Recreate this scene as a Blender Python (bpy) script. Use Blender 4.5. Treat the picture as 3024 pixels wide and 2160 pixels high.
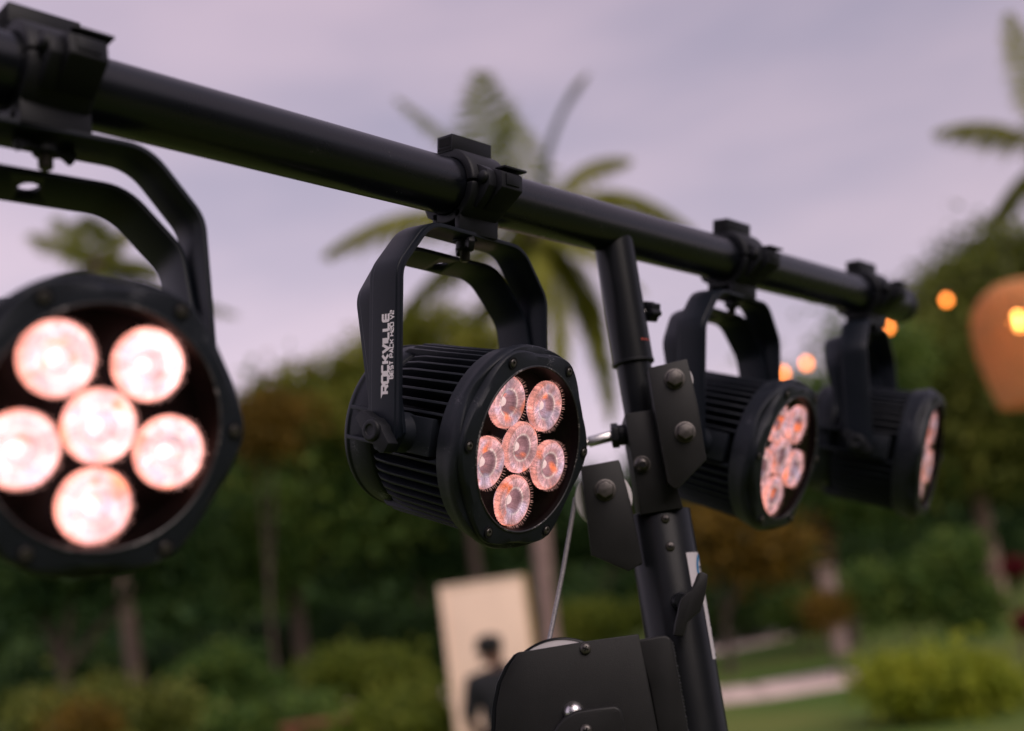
import bpy, bmesh, math, random
import numpy as np
from math import radians as rad, sin, cos, pi, sqrt, atan2, hypot
from mathutils import Vector, Matrix

for o in list(bpy.data.objects):
    bpy.data.objects.remove(o)
SC = bpy.context.scene
COL = SC.collection

# ------------------------------------------------------------------ camera
EYE = 1.70                                   # eye height above the lawn at the stand
FPX = 3400.0                                 # focal length in photograph pixels (3024 wide)
RX = Vector((0.99034, 0.03314, -0.13463))    # camera right
RD = Vector((-0.13865, 0.23669, -0.96164))   # camera down
RF = Vector((0.0, 0.97102, 0.23900))         # camera forward
cd = bpy.data.cameras.new('camera')
cam = bpy.data.objects.new('camera', cd)
COL.objects.link(cam)
SC.camera = cam
mw = Matrix.Identity(4)
for i in range(3):
    mw[i][0] = RX[i]; mw[i][1] = -RD[i]; mw[i][2] = -RF[i]
mw[2][3] = EYE
cam.matrix_world = mw
cd.sensor_width = 36.0
cd.lens = FPX / 3024 * 36
cd.clip_start = 0.02
cd.clip_end = 2000
cd.dof.use_dof = True
cd.dof.focus_distance = 1.00
cd.dof.aperture_fstop = 2.25
cd.dof.aperture_blades = 9

# ------------------------------------------------------------------ sky and sun
SUN_AZ, SUN_EL = rad(148), rad(42)           # azimuth clockwise from the view direction (+Y): behind right
world = bpy.data.worlds.new('World')
SC.world = world
world.use_nodes = True
nt = world.node_tree
nt.nodes.clear()
w_out = nt.nodes.new('ShaderNodeOutputWorld')
w_bg = nt.nodes.new('ShaderNodeBackground')
w_sky = nt.nodes.new('ShaderNodeTexSky')
w_sky.sky_type = 'NISHITA'
w_sky.sun_disc = False
w_sky.sun_elevation = SUN_EL
w_sky.sun_rotation = SUN_AZ
w_sky.dust_density = 2.0
w_tc = nt.nodes.new('ShaderNodeTexCoord')
w_map = nt.nodes.new('ShaderNodeMapping'); w_map.inputs['Scale'].default_value = (1.0, 1.0, 3.2)
w_n = nt.nodes.new('ShaderNodeTexNoise'); w_n.inputs['Scale'].default_value = 1.7; w_n.inputs['Detail'].default_value = 4
w_ramp = nt.nodes.new('ShaderNodeValToRGB')
w_ramp.color_ramp.elements[0].position = 0.38; w_ramp.color_ramp.elements[0].color = (0.475, 0.425, 0.55, 1)
w_ramp.color_ramp.elements[1].position = 0.62; w_ramp.color_ramp.elements[1].color = (0.715, 0.575, 0.68, 1)
w_sep = nt.nodes.new('ShaderNodeSeparateXYZ')
w_el = nt.nodes.new('ShaderNodeValToRGB')     # cloud deck is a little brighter low down
w_el.color_ramp.elements[0].position = 0.0; w_el.color_ramp.elements[0].color = (1.36, 1.38, 1.34, 1)
w_el.color_ramp.elements[1].position = 0.62; w_el.color_ramp.elements[1].color = (0.90, 0.89, 0.93, 1)
w_mul = nt.nodes.new('ShaderNodeMix'); w_mul.data_type = 'RGBA'; w_mul.blend_type = 'MULTIPLY'
w_mul.inputs['Factor'].default_value = 1.0
w_sk = nt.nodes.new('ShaderNodeMix'); w_sk.data_type = 'RGBA'; w_sk.blend_type = 'MULTIPLY'
w_sk.inputs['Factor'].default_value = 1.0
w_sk.inputs[7].default_value = (0.08, 0.08, 0.08, 1)
w_mix = nt.nodes.new('ShaderNodeMix'); w_mix.data_type = 'RGBA'; w_mix.inputs['Factor'].default_value = 0.86
L = nt.links.new
L(w_tc.outputs['Generated'], w_map.inputs['Vector']); L(w_map.outputs[0], w_n.inputs['Vector'])
L(w_n.outputs['Fac'], w_ramp.inputs['Fac'])
L(w_tc.outputs['Generated'], w_sep.inputs[0]); L(w_sep.outputs['Z'], w_el.inputs['Fac'])
L(w_ramp.outputs['Color'], w_mul.inputs[6]); L(w_el.outputs['Color'], w_mul.inputs[7])
L(w_sky.outputs['Color'], w_sk.inputs[6])
L(w_sk.outputs[2], w_mix.inputs[6]); L(w_mul.outputs[2], w_mix.inputs[7])
w_side = nt.nodes.new('ShaderNodeMapRange'); w_side.inputs['From Min'].default_value = -1; w_side.inputs['From Max'].default_value = 1
w_side.inputs['To Min'].default_value = 1.16; w_side.inputs['To Max'].default_value = 0.76
L(w_sep.outputs['X'], w_side.inputs['Value'])
L(w_side.outputs[0], w_bg.inputs['Strength'])
L(w_mix.outputs[2], w_bg.inputs['Color'])
L(w_bg.outputs[0], w_out.inputs['Surface'])

sd = bpy.data.lights.new('sun', 'SUN')
sd.energy = 2.0
sd.angle = rad(45)
sd.color = (1.0, 0.86, 0.80)
sun = bpy.data.objects.new('sun', sd)
COL.objects.link(sun)
sdir = Vector((sin(SUN_AZ) * cos(SUN_EL), cos(SUN_AZ) * cos(SUN_EL), sin(SUN_EL)))
sun.rotation_euler = sdir.to_track_quat('Z', 'Y').to_euler()
sun.location = sdir * 40

SC.view_settings.view_transform = 'Standard'
SC.view_settings.look = 'None'
SC.view_settings.exposure = 0.0
SC.view_settings.gamma = 1.0
SC.view_settings.use_curve_mapping = False
SC.cycles.use_denoising = True
SC.cycles.max_bounces = 6
SC.cycles.transparent_max_bounces = 10
SC.cycles.sample_clamp_indirect = 4.0

# ------------------------------------------------------------------ helpers
def ray(px, py):
    """direction through a photograph pixel (3024 x 2160), unit depth"""
    return RF + RX * ((px - 1512) / FPX) + RD * ((py - 1080) / FPX)
def at(px, py, Y):
    """the point on the vertical plane y = Y that the photograph shows at this pixel"""
    r = ray(px, py)
    return Vector((0, 0, EYE)) + r * (Y / r.y)

def ground_z(x, y):
    if y < 9: return 0.0
    t = min(y, 48) - 9
    z = 0.045 * t * min(1, t / 3.0) if t < 3 else 0.045 * (t - 0) 
    return z
def on_ground(px, py):
    r = ray(px, py); o = Vector((0, 0, EYE))
    t = 3.0
    while t < 400:
        p = o + r * t
        if p.z <= ground_z(p.x, p.y): return p
        t += 0.05
    return o + r * 100

def tag(o, label=None, cat=None, group=None, kind=None):
    if label: o['label'] = label
    if cat: o['category'] = cat
    if group: o['group'] = group
    if kind: o['kind'] = kind
    return o

class MB:
    """collects shapes; build() links them as one mesh object"""
    def __init__(s): s.v = []; s.f = []; s.M = Matrix.Identity(4)
    def add(s, vs, fs, M=None):
        b = len(s.v); m = s.M @ M if M is not None else s.M
        s.v += [tuple(m @ Vector(p)) for p in vs]
        s.f += [tuple(b + i for i in f) for f in fs]
        return s
    def box(s, x0, x1, y0, y1, z0, z1, M=None):
        vs = [(x0,y0,z0),(x1,y0,z0),(x1,y1,z0),(x0,y1,z0),(x0,y0,z1),(x1,y0,z1),(x1,y1,z1),(x0,y1,z1)]
        return s.add(vs, [(0,3,2,1),(4,5,6,7),(0,1,5,4),(1,2,6,5),(2,3,7,6),(3,0,4,7)], M)
    def lathe(s, prof, n=48, M=None, mod=None, caps=True):
        """prof: (r, d) pairs; axis -Y (d forward = -Y). mod(k, theta) -> (dr factor, dd)"""
        vs = []; fs = []
        for k, (r, d) in enumerate(prof):
            for i in range(n):
                t = 2 * pi * i / n
                fr, dd = mod(k, t) if mod else (1.0, 0.0)
                vs.append((r * fr * sin(t), -(d + dd), r * fr * cos(t)))
        for k in range(len(prof) - 1):
            for i in range(n):
                j = (i + 1) % n
                fs.append((k*n+i, k*n+j, (k+1)*n+j, (k+1)*n+i))
        if caps:
            if prof[0][0] > 1e-6: fs.append(tuple(range(n))[::-1])
            if prof[-1][0] > 1e-6: fs.append(tuple((len(prof)-1)*n + i for i in range(n)))
        return s.add(vs, fs, M)
    def cyl(s, a, b, r, n=24, r2=None):
        a = Vector(a); b = Vector(b); d = b - a
        q = Vector((0, -1, 0)).rotation_difference(d.normalized()).to_matrix().to_4x4()
        return s.lathe([(r, 0), (r2 if r2 is not None else r, d.length)], n, Matrix.Translation(a) @ q)
    def prism(s, poly, y0, y1, M=None):
        """poly of (x, z) extruded from y0 (front) to y1 (back)"""
        n = len(poly)
        vs = [(x, y0, z) for x, z in poly] + [(x, y1, z) for x, z in poly]
        fs = [tuple(range(n)), tuple(range(n, 2*n))[::-1]] + [(i, n+i, n+(i+1) % n, (i+1) % n) for i in range(n)]
        return s.add(vs, fs, M)
    def prismx(s, poly, x0, x1, M=None):
        """poly of (y, z) extruded along x"""
        n = len(poly)
        vs = [(x0, y, z) for y, z in poly] + [(x1, y, z) for y, z in poly]
        fs = [tuple(range(n)), tuple(range(n, 2*n))[::-1]] + [(i, n+i, n+(i+1) % n, (i+1) % n) for i in range(n)]
        return s.add(vs, fs, M)
    def tube(s, pts, rads, n=10):
        pts = [Vector(p) for p in pts]
        if not hasattr(rads, '__len__'): rads = [rads] * len(pts)
        vs = []; fs = []; up = None
        for k, p in enumerate(pts):
            d = (pts[min(k+1, len(pts)-1)] - pts[max(k-1, 0)]).normalized()
            if up is None:
                up = Vector((0, 0, 1)) if abs(d.z) < 0.9 else Vector((1, 0, 0))
            a = d.cross(up).normalized(); b = a.cross(d).normalized(); up = b
            for i in range(n):
                t = 2 * pi * i / n
                vs.append(p + (a * cos(t) + b * sin(t)) * rads[k])
        for k in range(len(pts) - 1):
            for i in range(n):
                j = (i + 1) % n
                fs.append((k*n+i, k*n+j, (k+1)*n+j, (k+1)*n+i))
        fs.append(tuple(range(n))[::-1]); fs.append(tuple((len(pts)-1)*n + i for i in range(n)))
        return s.add(vs, fs)
    def mesh(s, name, mat=None, bevel=0, seg=2, smooth=40, normals=True, blimit=30):
        me = bpy.data.meshes.new(name)
        me.from_pydata(s.v, [], s.f)
        bm = bmesh.new(); bm.from_mesh(me)
        if normals: bmesh.ops.recalc_face_normals(bm, faces=bm.faces)
        if bevel > 0:
            es = [e for e in bm.edges if len(e.link_faces) == 2 and e.calc_face_angle(0) > rad(blimit)]
            if es:
                bmesh.ops.bevel(bm, geom=es, offset=bevel, segments=seg, affect='EDGES', clamp_overlap=True, profile=0.5)
        bm.to_mesh(me); bm.free()
        me.polygons.foreach_set('use_smooth', [smooth > 0] * len(me.polygons))
        if smooth > 0: me.set_sharp_from_angle(angle=rad(smooth))
        if mat: me.materials.append(mat)
        me.update()
        return me
    def build(s, name, mat=None, parent=None, **k):
        return obj(name, s.mesh(name, mat, **k), parent)

def obj(name, me, parent=None, M=None):
    o = bpy.data.objects.new(name, me)
    COL.objects.link(o)
    if parent: o.parent = parent
    if M is not None: o.matrix_local = M
    return o
def empty(name, M=None, parent=None):
    o = bpy.data.objects.new(name, None)
    o.empty_display_size = 0.05
    COL.objects.link(o)
    if parent: o.parent = parent
    if M is not None: o.matrix_world = M
    return o

# ------------------------------------------------------------------ materials
def new_mat(name):
    m = bpy.data.materials.new(name); m.use_nodes = True
    return m, m.node_tree.nodes, m.node_tree.links.new
def mat_plain(name, col, rough=0.5, spec=0.5, metal=0.0, var=0.15, nscale=40, bump=0.0, bscale=400, coat=0.0, specks=None):
    m, N, K = new_mat(name)
    b = N['Principled BSDF']
    b.inputs['Roughness'].default_value = rough
    b.inputs['Specular IOR Level'].default_value = spec
    b.inputs['Metallic'].default_value = metal
    b.inputs['Coat Weight'].default_value = coat
    tc = N.new('ShaderNodeTexCoord')
    n = N.new('ShaderNodeTexNoise'); n.inputs['Scale'].default_value = nscale; n.inputs['Detail'].default_value = 5
    K(tc.outputs['Object'], n.inputs['Vector'])
    r = N.new('ShaderNodeValToRGB')
    r.color_ramp.elements[0].position = 0.3; r.color_ramp.elements[1].position = 0.7
    r.color_ramp.elements[0].color = tuple(c * (1 - var) for c in col) + (1,)
    r.color_ramp.elements[1].color = tuple(min(1, c * (1 + var)) for c in col) + (1,)
    K(n.outputs['Fac'], r.inputs['Fac'])
    out = r.outputs['Color']
    if specks:                                   # chips and dust: scale, threshold, colour
        sc, th, sccol = specks
        n2 = N.new('ShaderNodeTexNoise'); n2.inputs['Scale'].default_value = sc; n2.inputs['Detail'].default_value = 2
        K(tc.outputs['Object'], n2.inputs['Vector'])
        n3 = N.new('ShaderNodeTexNoise'); n3.inputs['Scale'].default_value = sc * 0.045; n3.inputs['Detail'].default_value = 1
        K(tc.outputs['Object'], n3.inputs['Vector'])
        ad = N.new('ShaderNodeMath'); ad.operation = 'ADD'
        K(n2.outputs['Fac'], ad.inputs[0]); K(n3.outputs['Fac'], ad.inputs[1])
        mr = N.new('ShaderNodeMapRange'); mr.inputs['From Min'].default_value = th; mr.inputs['From Max'].default_value = th + 0.05
        K(ad.outputs[0], mr.inputs['Value'])
        mx = N.new('ShaderNodeMix'); mx.data_type = 'RGBA'
        K(mr.outputs[0], mx.inputs['Factor']); K(out, mx.inputs[6]); mx.inputs[7].default_value = sccol + (1,)
        out = mx.outputs[2]
    K(out, b.inputs['Base Color'])
    rr = N.new('ShaderNodeMapRange'); rr.inputs['To Min'].default_value = rough - 0.07; rr.inputs['To Max'].default_value = rough + 0.07
    K(n.outputs['Fac'], rr.inputs['Value']); K(rr.outputs[0], b.inputs['Roughness'])
    if bump > 0:
        nb = N.new('ShaderNodeTexNoise'); nb.inputs['Scale'].default_value = bscale; nb.inputs['Detail'].default_value = 3
        K(tc.outputs['Object'], nb.inputs['Vector'])
        bp = N.new('ShaderNodeBump'); bp.inputs['Strength'].default_value = bump; bp.inputs['Distance'].default_value = 0.0006
        K(nb.outputs['Fac'], bp.inputs['Height']); K(bp.outputs[0], b.inputs['Normal'])
    return m

M_BAR = mat_plain('satin_black_paint', (0.004, 0.005, 0.008), 0.27, 0.60, var=0.1, nscale=12, bump=0.06, bscale=900, specks=(900, 1.40, (0.35, 0.33, 0.33)))
M_POW = mat_plain('black_powder_coat', (0.0145, 0.0145, 0.015), 0.46, 0.26, var=0.12, nscale=30, bump=0.25, bscale=1500)
M_TUBE = mat_plain('black_tube_paint', (0.008, 0.009, 0.011), 0.32, 0.24, var=0.12, nscale=20, bump=0.08, bscale=1200)
M_CLAMP = mat_plain('black_nylon', (0.009, 0.010, 0.013), 0.50, 0.28, var=0.15, nscale=60, bump=0.2, bscale=1300)
M_BODY = mat_plain('black_cast_aluminium', (0.012, 0.015, 0.022), 0.47, 0.28, var=0.15, nscale=50, bump=0.35, bscale=1400, specks=(900, 1.29, (0.16, 0.16, 0.18)))
M_YOKE = mat_plain('black_yoke_enamel', (0.007, 0.010, 0.016), 0.42, 0.26, var=0.1, nscale=25, bump=0.12, bscale=1600)
M_LIP = mat_plain('worn_bezel_lip', (0.020, 0.021, 0.025), 0.45, 0.5, var=0.1, specks=(800, 1.14, (0.30, 0.28, 0.28)))
M_BOARD = mat_plain('black_lens_board', (0.004, 0.0032, 0.0036), 0.5, 0.06, var=0.2, nscale=90)
M_STEEL = mat_plain('zinc_steel', (0.62, 0.60, 0.60), 0.30, 0.5, metal=1.0, var=0.2, nscale=220)
M_DARKSTEEL = mat_plain('dark_bolt_steel', (0.11, 0.10, 0.095), 0.40, 0.5, metal=0.7, var=0.25, nscale=200)
M_WHITEPL = mat_plain('white_nylon', (0.70, 0.66, 0.68), 0.45, 0.4, var=0.06)
M_CABLE = mat_plain('braided_wire', (0.30, 0.28, 0.30), 0.5, 0.5, metal=0.4, var=0.35, nscale=700)
M_TEXT = mat_plain('white_print', (0.92, 0.86, 0.90), 0.5, 0.3, var=0.03)
M_PAPER = mat_plain('label_paper', (0.62, 0.58, 0.62), 0.55, 0.3, var=0.06)
M_BLUE = mat_plain('label_blue', (0.02, 0.20, 0.45), 0.5, 0.3, var=0.3, nscale=60)
M_INK = mat_plain('label_ink', (0.02, 0.025, 0.035), 0.6, 0.2)
M_RED = mat_plain('red_paint_mark', (0.35, 0.06, 0.04), 0.5, 0.3)
M_RECESS_SHADE = mat_plain('recess_shade', (0.008, 0.008, 0.009), 0.8, 0.2)  # dark colour stands in for the shade inside slots, sockets and pockets

def mat_lens(name, level, flat=0.0):
    """moulded collimator lit from behind: uneven radial streaks, a darker throat, orange dies showing through"""
    m, N, K = new_mat(name)
    b = N['Principled BSDF']
    b.inputs['Base Color'].default_value = (0.20, 0.15, 0.16, 1); b.inputs['Specular IOR Level'].default_value = 0.15
    b.inputs['Roughness'].default_value = 0.10
    tc = N.new('ShaderNodeTexCoord'); sep = N.new('ShaderNodeSeparateXYZ'); K(tc.outputs['Object'], sep.inputs[0])
    def mth(op, *a):
        n = N.new('ShaderNodeMath'); n.operation = op
        for i, q in enumerate(a):
            if isinstance(q, (int, float)): n.inputs[i].default_value = q
            else: K(q, n.inputs[i])
        return n.outputs[0]
    def noise(vec, scale, detail, w=None):
        n = N.new('ShaderNodeTexNoise'); n.inputs['Scale'].default_value = scale; n.inputs['Detail'].default_value = detail
        if w is not None: n.noise_dimensions = '4D'; K(w, n.inputs['W'])
        K(vec, n.inputs['Vector']); return n.outputs['Fac']
    def mrange(v, a, b_, c, d):
        n = N.new('ShaderNodeMapRange'); K(v, n.inputs['Value'])
        for nm_, q in (('From Min', a), ('From Max', b_), ('To Min', c), ('To Max', d)): n.inputs[nm_].default_value = q
        return n.outputs[0]
    def mix(f, c1, c2):
        n = N.new('ShaderNodeMix'); n.data_type = 'RGBA'
        for sock, q in ((n.inputs['Factor'], f), (n.inputs[6], c1), (n.inputs[7], c2)):
            if isinstance(q, tuple): sock.default_value = q + (1,)
            elif isinstance(q, (int, float)): sock.default_value = q
            else: K(q, sock)
        return n.outputs[2]
    X, Z = sep.outputs['X'], sep.outputs['Z']
    rr = mth('SQRT', mth('ADD', mth('MULTIPLY', X, X), mth('MULTIPLY', Z, Z)))
    r = mth('DIVIDE', rr, 0.022)
    oi = N.new('ShaderNodeObjectInfo'); rnd = mth('MULTIPLY', oi.outputs['Random'], 40.0)
    rs = mth('MAXIMUM', rr, 0.0004)
    cv = N.new('ShaderNodeCombineXYZ')
    K(mth('MULTIPLY', mth('DIVIDE', X, rs), 4.2), cv.inputs[0]); K(mth('MULTIPLY', mth('DIVIDE', Z, rs), 4.2), cv.inputs[1]); K(mth('MULTIPLY_ADD', r, 1.3, rnd), cv.inputs[2])
    streak = mrange(noise(cv.outputs[0], 2.4, 3), 0.34, 0.68, 0.62, 1.32)
    grain = mrange(noise(tc.outputs['Object'], 1400, 2), 0.35, 0.75, 0.6, 1.6)
    blot = mrange(noise(tc.outputs['Object'], 75, 1.5, rnd), 0.35, 0.65, 0.55, 1.35)
    cr = N.new('ShaderNodeValToRGB'); e = cr.color_ramp.elements
    e[0].position = 0.0; e[0].color = (0.84, 0.48, 0.48, 1)
    e[1].position = 1.0; e[1].color = (0.88, 0.38, 0.34, 1)
    for p, c in ((0.18, (0.70, 0.42, 0.43)), (0.30, (0.36, 0.17, 0.19)), (0.42, (0.15, 0.075, 0.09)), (0.48, (0.30, 0.17, 0.18)), (0.53, (0.76, 0.54, 0.50)), (0.60, (0.56, 0.27, 0.28)), (0.78, (0.66, 0.34, 0.36)), (0.90, (0.82, 0.45, 0.45)), (0.96, (0.62, 0.26, 0.25))):
        q = e.new(p); q.color = c + (1,)
    K(r, cr.inputs['Fac'])
    col = mix(flat, cr.outputs['Color'], (0.95, 0.68, 0.67))
    lav = mth('MULTIPLY', mrange(noise(tc.outputs['Object'], 60, 1, mth('ADD', rnd, 7.0)), 0.52, 0.66, 0.0, 0.6), 1.0 - flat)
    col = mix(lav, col, (0.52, 0.44, 0.60))
    om = mth('MULTIPLY', mrange(noise(tc.outputs['Object'], 62, 1.2, mth('ADD', rnd, 19.0)), 0.585, 0.72, 0.0, 0.95), mrange(r, 0.18, 0.34, 0.0, 1.0))
    col = mix(om, col, (1.0, 0.19, 0.045))
    col = mix(mth('MULTIPLY', mrange(r, 0.84, 1.0, 0.0, 1.0), 0.25 + flat), col, (1.0, 0.24, 0.12))
    K(col, b.inputs['Emission Color'])
    amt = mth('MULTIPLY', mth('MULTIPLY', streak, grain), blot)
    amt = mth('ADD', mth('MULTIPLY', amt, 1.0 - flat * 0.55), 0.10 + flat * 0.55)
    K(mth('MULTIPLY', amt, level), b.inputs['Emission Strength'])
    return m
def mat_emit(name, col, strength):
    m, N, K = new_mat(name)
    b = N['Principled BSDF']
    b.inputs['Base Color'].default_value = (0.5, 0.45, 0.42, 1)
    b.inputs['Emission Color'].default_value = col + (1,)
    nz = N.new('ShaderNodeTexNoise'); nz.inputs['Scale'].default_value = 300
    tc = N.new('ShaderNodeTexCoord'); K(tc.outputs['Object'], nz.inputs['Vector'])
    mr = N.new('ShaderNodeMapRange'); mr.inputs['To Min'].default_value = strength * 0.7; mr.inputs['To Max'].default_value = strength * 1.3
    K(nz.outputs['Fac'], mr.inputs['Value']); K(mr.outputs[0], b.inputs['Emission Strength'])
    return m
def mat_glass(name):
    m, N, K = new_mat(name)
    for n in list(N):
        if n.type == 'BSDF_PRINCIPLED': N.remove(n)
    out = [n for n in N if n.type == 'OUTPUT_MATERIAL'][0]
    t = N.new('ShaderNodeBsdfTransparent'); t.inputs[0].default_value = (0.97, 0.96, 0.96, 1)
    g = N.new('ShaderNodeBsdfGlossy'); g.inputs['Roughness'].default_value = 0.08
    fr = N.new('ShaderNodeFresnel'); fr.inputs[0].default_value = 1.12
    mx = N.new('ShaderNodeMixShader')
    K(fr.outputs[0], mx.inputs[0]); K(t.outputs[0], mx.inputs[1]); K(g.outputs[0], mx.inputs[2]); K(mx.outputs[0], out.inputs['Surface'])
    return m
M_GLASS = mat_glass('clear_glass')

# ------------------------------------------------------------------ ground
def mat_lawn():
    m, N, K = new_mat('lawn_grass')
    b = N['Principled BSDF']; b.inputs['Roughness'].default_value = 0.9; b.inputs['Specular IOR Level'].default_value = 0.1
    tc = N.new('ShaderNodeTexCoord')
    n = N.new('ShaderNodeTexNoise'); n.inputs['Scale'].default_value = 0.35; n.inputs['Detail'].default_value = 6
    K(tc.outputs['Object'], n.inputs['Vector'])
    r = N.new('ShaderNodeValToRGB'); e = r.color_ramp.elements
    e[0].position = 0.35; e[0].color = (0.075, 0.145, 0.028, 1)
    e[1].position = 0.66; e[1].color = (0.180, 0.205, 0.055, 1)
    K(n.outputs['Fac'], r.inputs['Fac'])
    n2 = N.new('ShaderNodeTexNoise'); n2.inputs['Scale'].default_value = 22; n2.inputs['Detail'].default_value = 4
    K(tc.outputs['Object'], n2.inputs['Vector'])
    mx = N.new('ShaderNodeMix'); mx.data_type = 'RGBA'; mx.blend_type = 'MULTIPLY'; mx.inputs['Factor'].default_value = 0.6
    K(r.outputs['Color'], mx.inputs[6]); K(n2.outputs['Color'], mx.inputs[7])
    mx2 = N.new('ShaderNodeMix'); mx2.data_type = 'RGBA'; mx2.blend_type = 'MULTIPLY'; mx2.inputs['Factor'].default_value = 1
    K(mx.outputs[2], mx2.inputs[6]); mx2.inputs[7].default_value = (1.25, 1.25, 1.25, 1)
    K(mx2.outputs[2], b.inputs['Base Color'])
    bp = N.new('ShaderNodeBump'); bp.inputs['Strength'].default_value = 0.6; bp.inputs['Distance'].default_value = 0.04
    K(n2.outputs['Fac'], bp.inputs['Height']); K(bp.outputs[0], b.inputs['Normal'])
    return m
M_LAWN = mat_lawn()
M_PATH = mat_plain('pale_concrete_path', (0.70, 0.55, 0.49), 0.8, 0.2, var=0.2, nscale=3, bump=0.2, bscale=60)

xs = [-1500, -400, -150] + [-80 + 4 * i for i in range(41)] + [150, 400, 1500]
ys = [-1500, -300, -60, -20, -5, 3, 6] + [8 + 0.75 * i for i in range(64)] + [70, 120, 300, 1500]
gv = [(x, y, ground_z(x, y)) for y in ys for x in xs]
nx = len(xs)
gf = [(j*nx+i, j*nx+i+1, (j+1)*nx+i+1, (j+1)*nx+i) for j in range(len(ys)-1) for i in range(nx-1)]
g = MB(); g.v = gv; g.f = gf
tag(g.build('ground', M_LAWN, normals=False), kind='structure')

def path_strip(name, pts, w):
    """a paved strip following the lawn, with a raised slab edge"""
    P = []
    for a, b in zip(pts[:-1], pts[1:]):
        for k in range(14): P.append(a.lerp(b, k / 14))
    P.append(pts[-1])
    vs = []; fs = []
    for i, p in enumerate(P):
        d = (P[min(i+1, len(P)-1)] - P[max(i-1, 0)]); d.z = 0; d.normalize()
        s = Vector((-d.y, d.x, 0)) * w / 2
        for q, dz in ((p - s, -0.05), (p - s * 0.99, 0.035), (p + s * 0.99, 0.035), (p + s, -0.05)):
            vs.append((q.x, q.y, ground_z(q.x, q.y) + dz))
    for i in range(len(P) - 1):
        for k in range(3):
            fs.append((i*4+k, i*4+k+1, i*4+4+k+1, i*4+4+k))
    m = MB(); m.v = vs; m.f = fs
    return tag(m.build(name, M_PATH, smooth=0), kind='structure')
def smooth_pts(pp, n=6):
    out = []
    P = [pp[0]] + pp + [pp[-1]]
    for i in range(1, len(P) - 2):
        a, b, c, d = P[i-1], P[i], P[i+1], P[i+2]
        for k in range(n):
            t = k / n
            out.append(0.5 * ((2*b) + (c-a)*t + (2*a-5*b+4*c-d)*t*t + (3*b-a-3*c+d)*t**3))
    out.append(pp[-1]); return out
path_strip('garden_path', smooth_pts([on_ground(1120, 2062), on_ground(1290, 2068), on_ground(1700, 2085), on_ground(2130, 2058), on_ground(2400, 2020), on_ground(2590, 1985)], 3), 2.2)
path_strip('far_path', smooth_pts([on_ground(1930, 1945), on_ground(2110, 1908), on_ground(2265, 1868)], 3), 4.2)

# ------------------------------------------------------------------ the lighting stand
BZ = EYE + 0.418                                  # crossbar height
BARN = 0.69                                       # its distance off the camera along its normal
BYAW = rad(47.6)
Bd = Vector((cos(BYAW), sin(BYAW), 0))            # along the bar (away to the right)
Nd = Vector((sin(BYAW), -cos(BYAW), 0))           # front of the bar
BAR_R = 0.0262
BAR0 = Vector((0, 0, BZ)) - Nd * BARN
def bar_pt(s): return BAR0 + Bd * s

stand = empty('lighting_stand', Matrix.Translation((0.124, 1.158, 0)))
tag(stand, 'black crank-up lighting stand with long crossbar, post and winch box', 'lighting stand')
SI = Matrix.Translation((-0.124, -1.158, 0))
def sbuild(mb, name, mat, parent=None, **k):
    """stand pieces are laid out in world coordinates; shift them to the stand's base"""
    mb.v = [tuple(SI @ Vector(p)) for p in mb.v]
    return mb.build(name, mat, parent or stand, **k)

a0, a1 = bar_pt(0.02), bar_pt(1.612)
m = MB()
q = Vector((0, -1, 0)).rotation_difference(Bd).to_matrix().to_4x4()
Lb = (a1 - a0).length
m.lathe([(BAR_R, 0), (BAR_R, Lb * 0.25), (BAR_R, Lb * 0.5), (BAR_R, Lb * 0.75), (BAR_R, Lb)], 64, Matrix.Translation(a0) @ q)
sbuild(m, 'crossbar', M_BAR, smooth=50)
m = MB()
m.lathe([(BAR_R + 0.0006, 0), (BAR_R + 0.0007, 0.010), (BAR_R, 0.016), (BAR_R - 0.004, 0.021), (BAR_R - 0.014, 0.024), (0, 0.025)], 48, Matrix.Translation(bar_pt(1.6105)) @ q)
sbuild(m, 'end_cap', M_CLAMP, smooth=60)

PX, PY = 0.1245, 1.158
m = MB(); m.cyl((PX, PY, EYE + 0.268), (PX, PY, BZ), 0.0208, 48)
sl = sbuild(m, 'upper_sleeve', M_TUBE)
m = MB(); m.lathe([(0.0200, 0), (0.0216, 0.001), (0.0216, 0.0035), (0.0200, 0.0045)], 48, Matrix.Translation((PX, PY, EYE + 0.2675)) @ Matrix.Rotation(rad(90), 4, 'X') @ Matrix.Rotation(pi, 4, 'X'))
sbuild(m, 'sleeve_rim', M_CLAMP, sl)
m = MB()
for k in range(3):
    t0 = rad(28 + k * 13)
    vs = []
    for i in range(5):
        t = t0 + rad(11) * i / 4
        for z in (EYE + 0.2885, EYE + 0.2905): vs.append((PX + 0.02105 * sin(t), PY - 0.02105 * cos(t), z))
    m.add(vs, [(2*i, 2*i+2, 2*i+3, 2*i+1) for i in range(4)])
sbuild(m, 'red_mark', M_RED, sl)
m = MB(); m.cyl((PX, PY, EYE + 0.02), (PX, PY, EYE + 0.27), 0.0178, 48)
sbuild(m, 'inner_tube', M_TUBE)
TX = PX - 0.0005
m = MB(); m.cyl((TX, PY, 0.0), (TX, PY, EYE + 0.114), 0.0322, 64)
tube = sbuild(m, 'main_tube', M_TUBE, bevel=0.0015)
# tripod feet, below the picture
for k in range(3):
    t = 2 * pi * k / 3 + 0.4
    m = MB(); m.tube([(TX + 0.03*sin(t), PY + 0.03*cos(t), 0.75), (TX + 0.75*sin(t), PY + 0.75*cos(t), 0.03)], 0.017, 12)
    sbuild(m, 'leg', M_TUBE)

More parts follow.
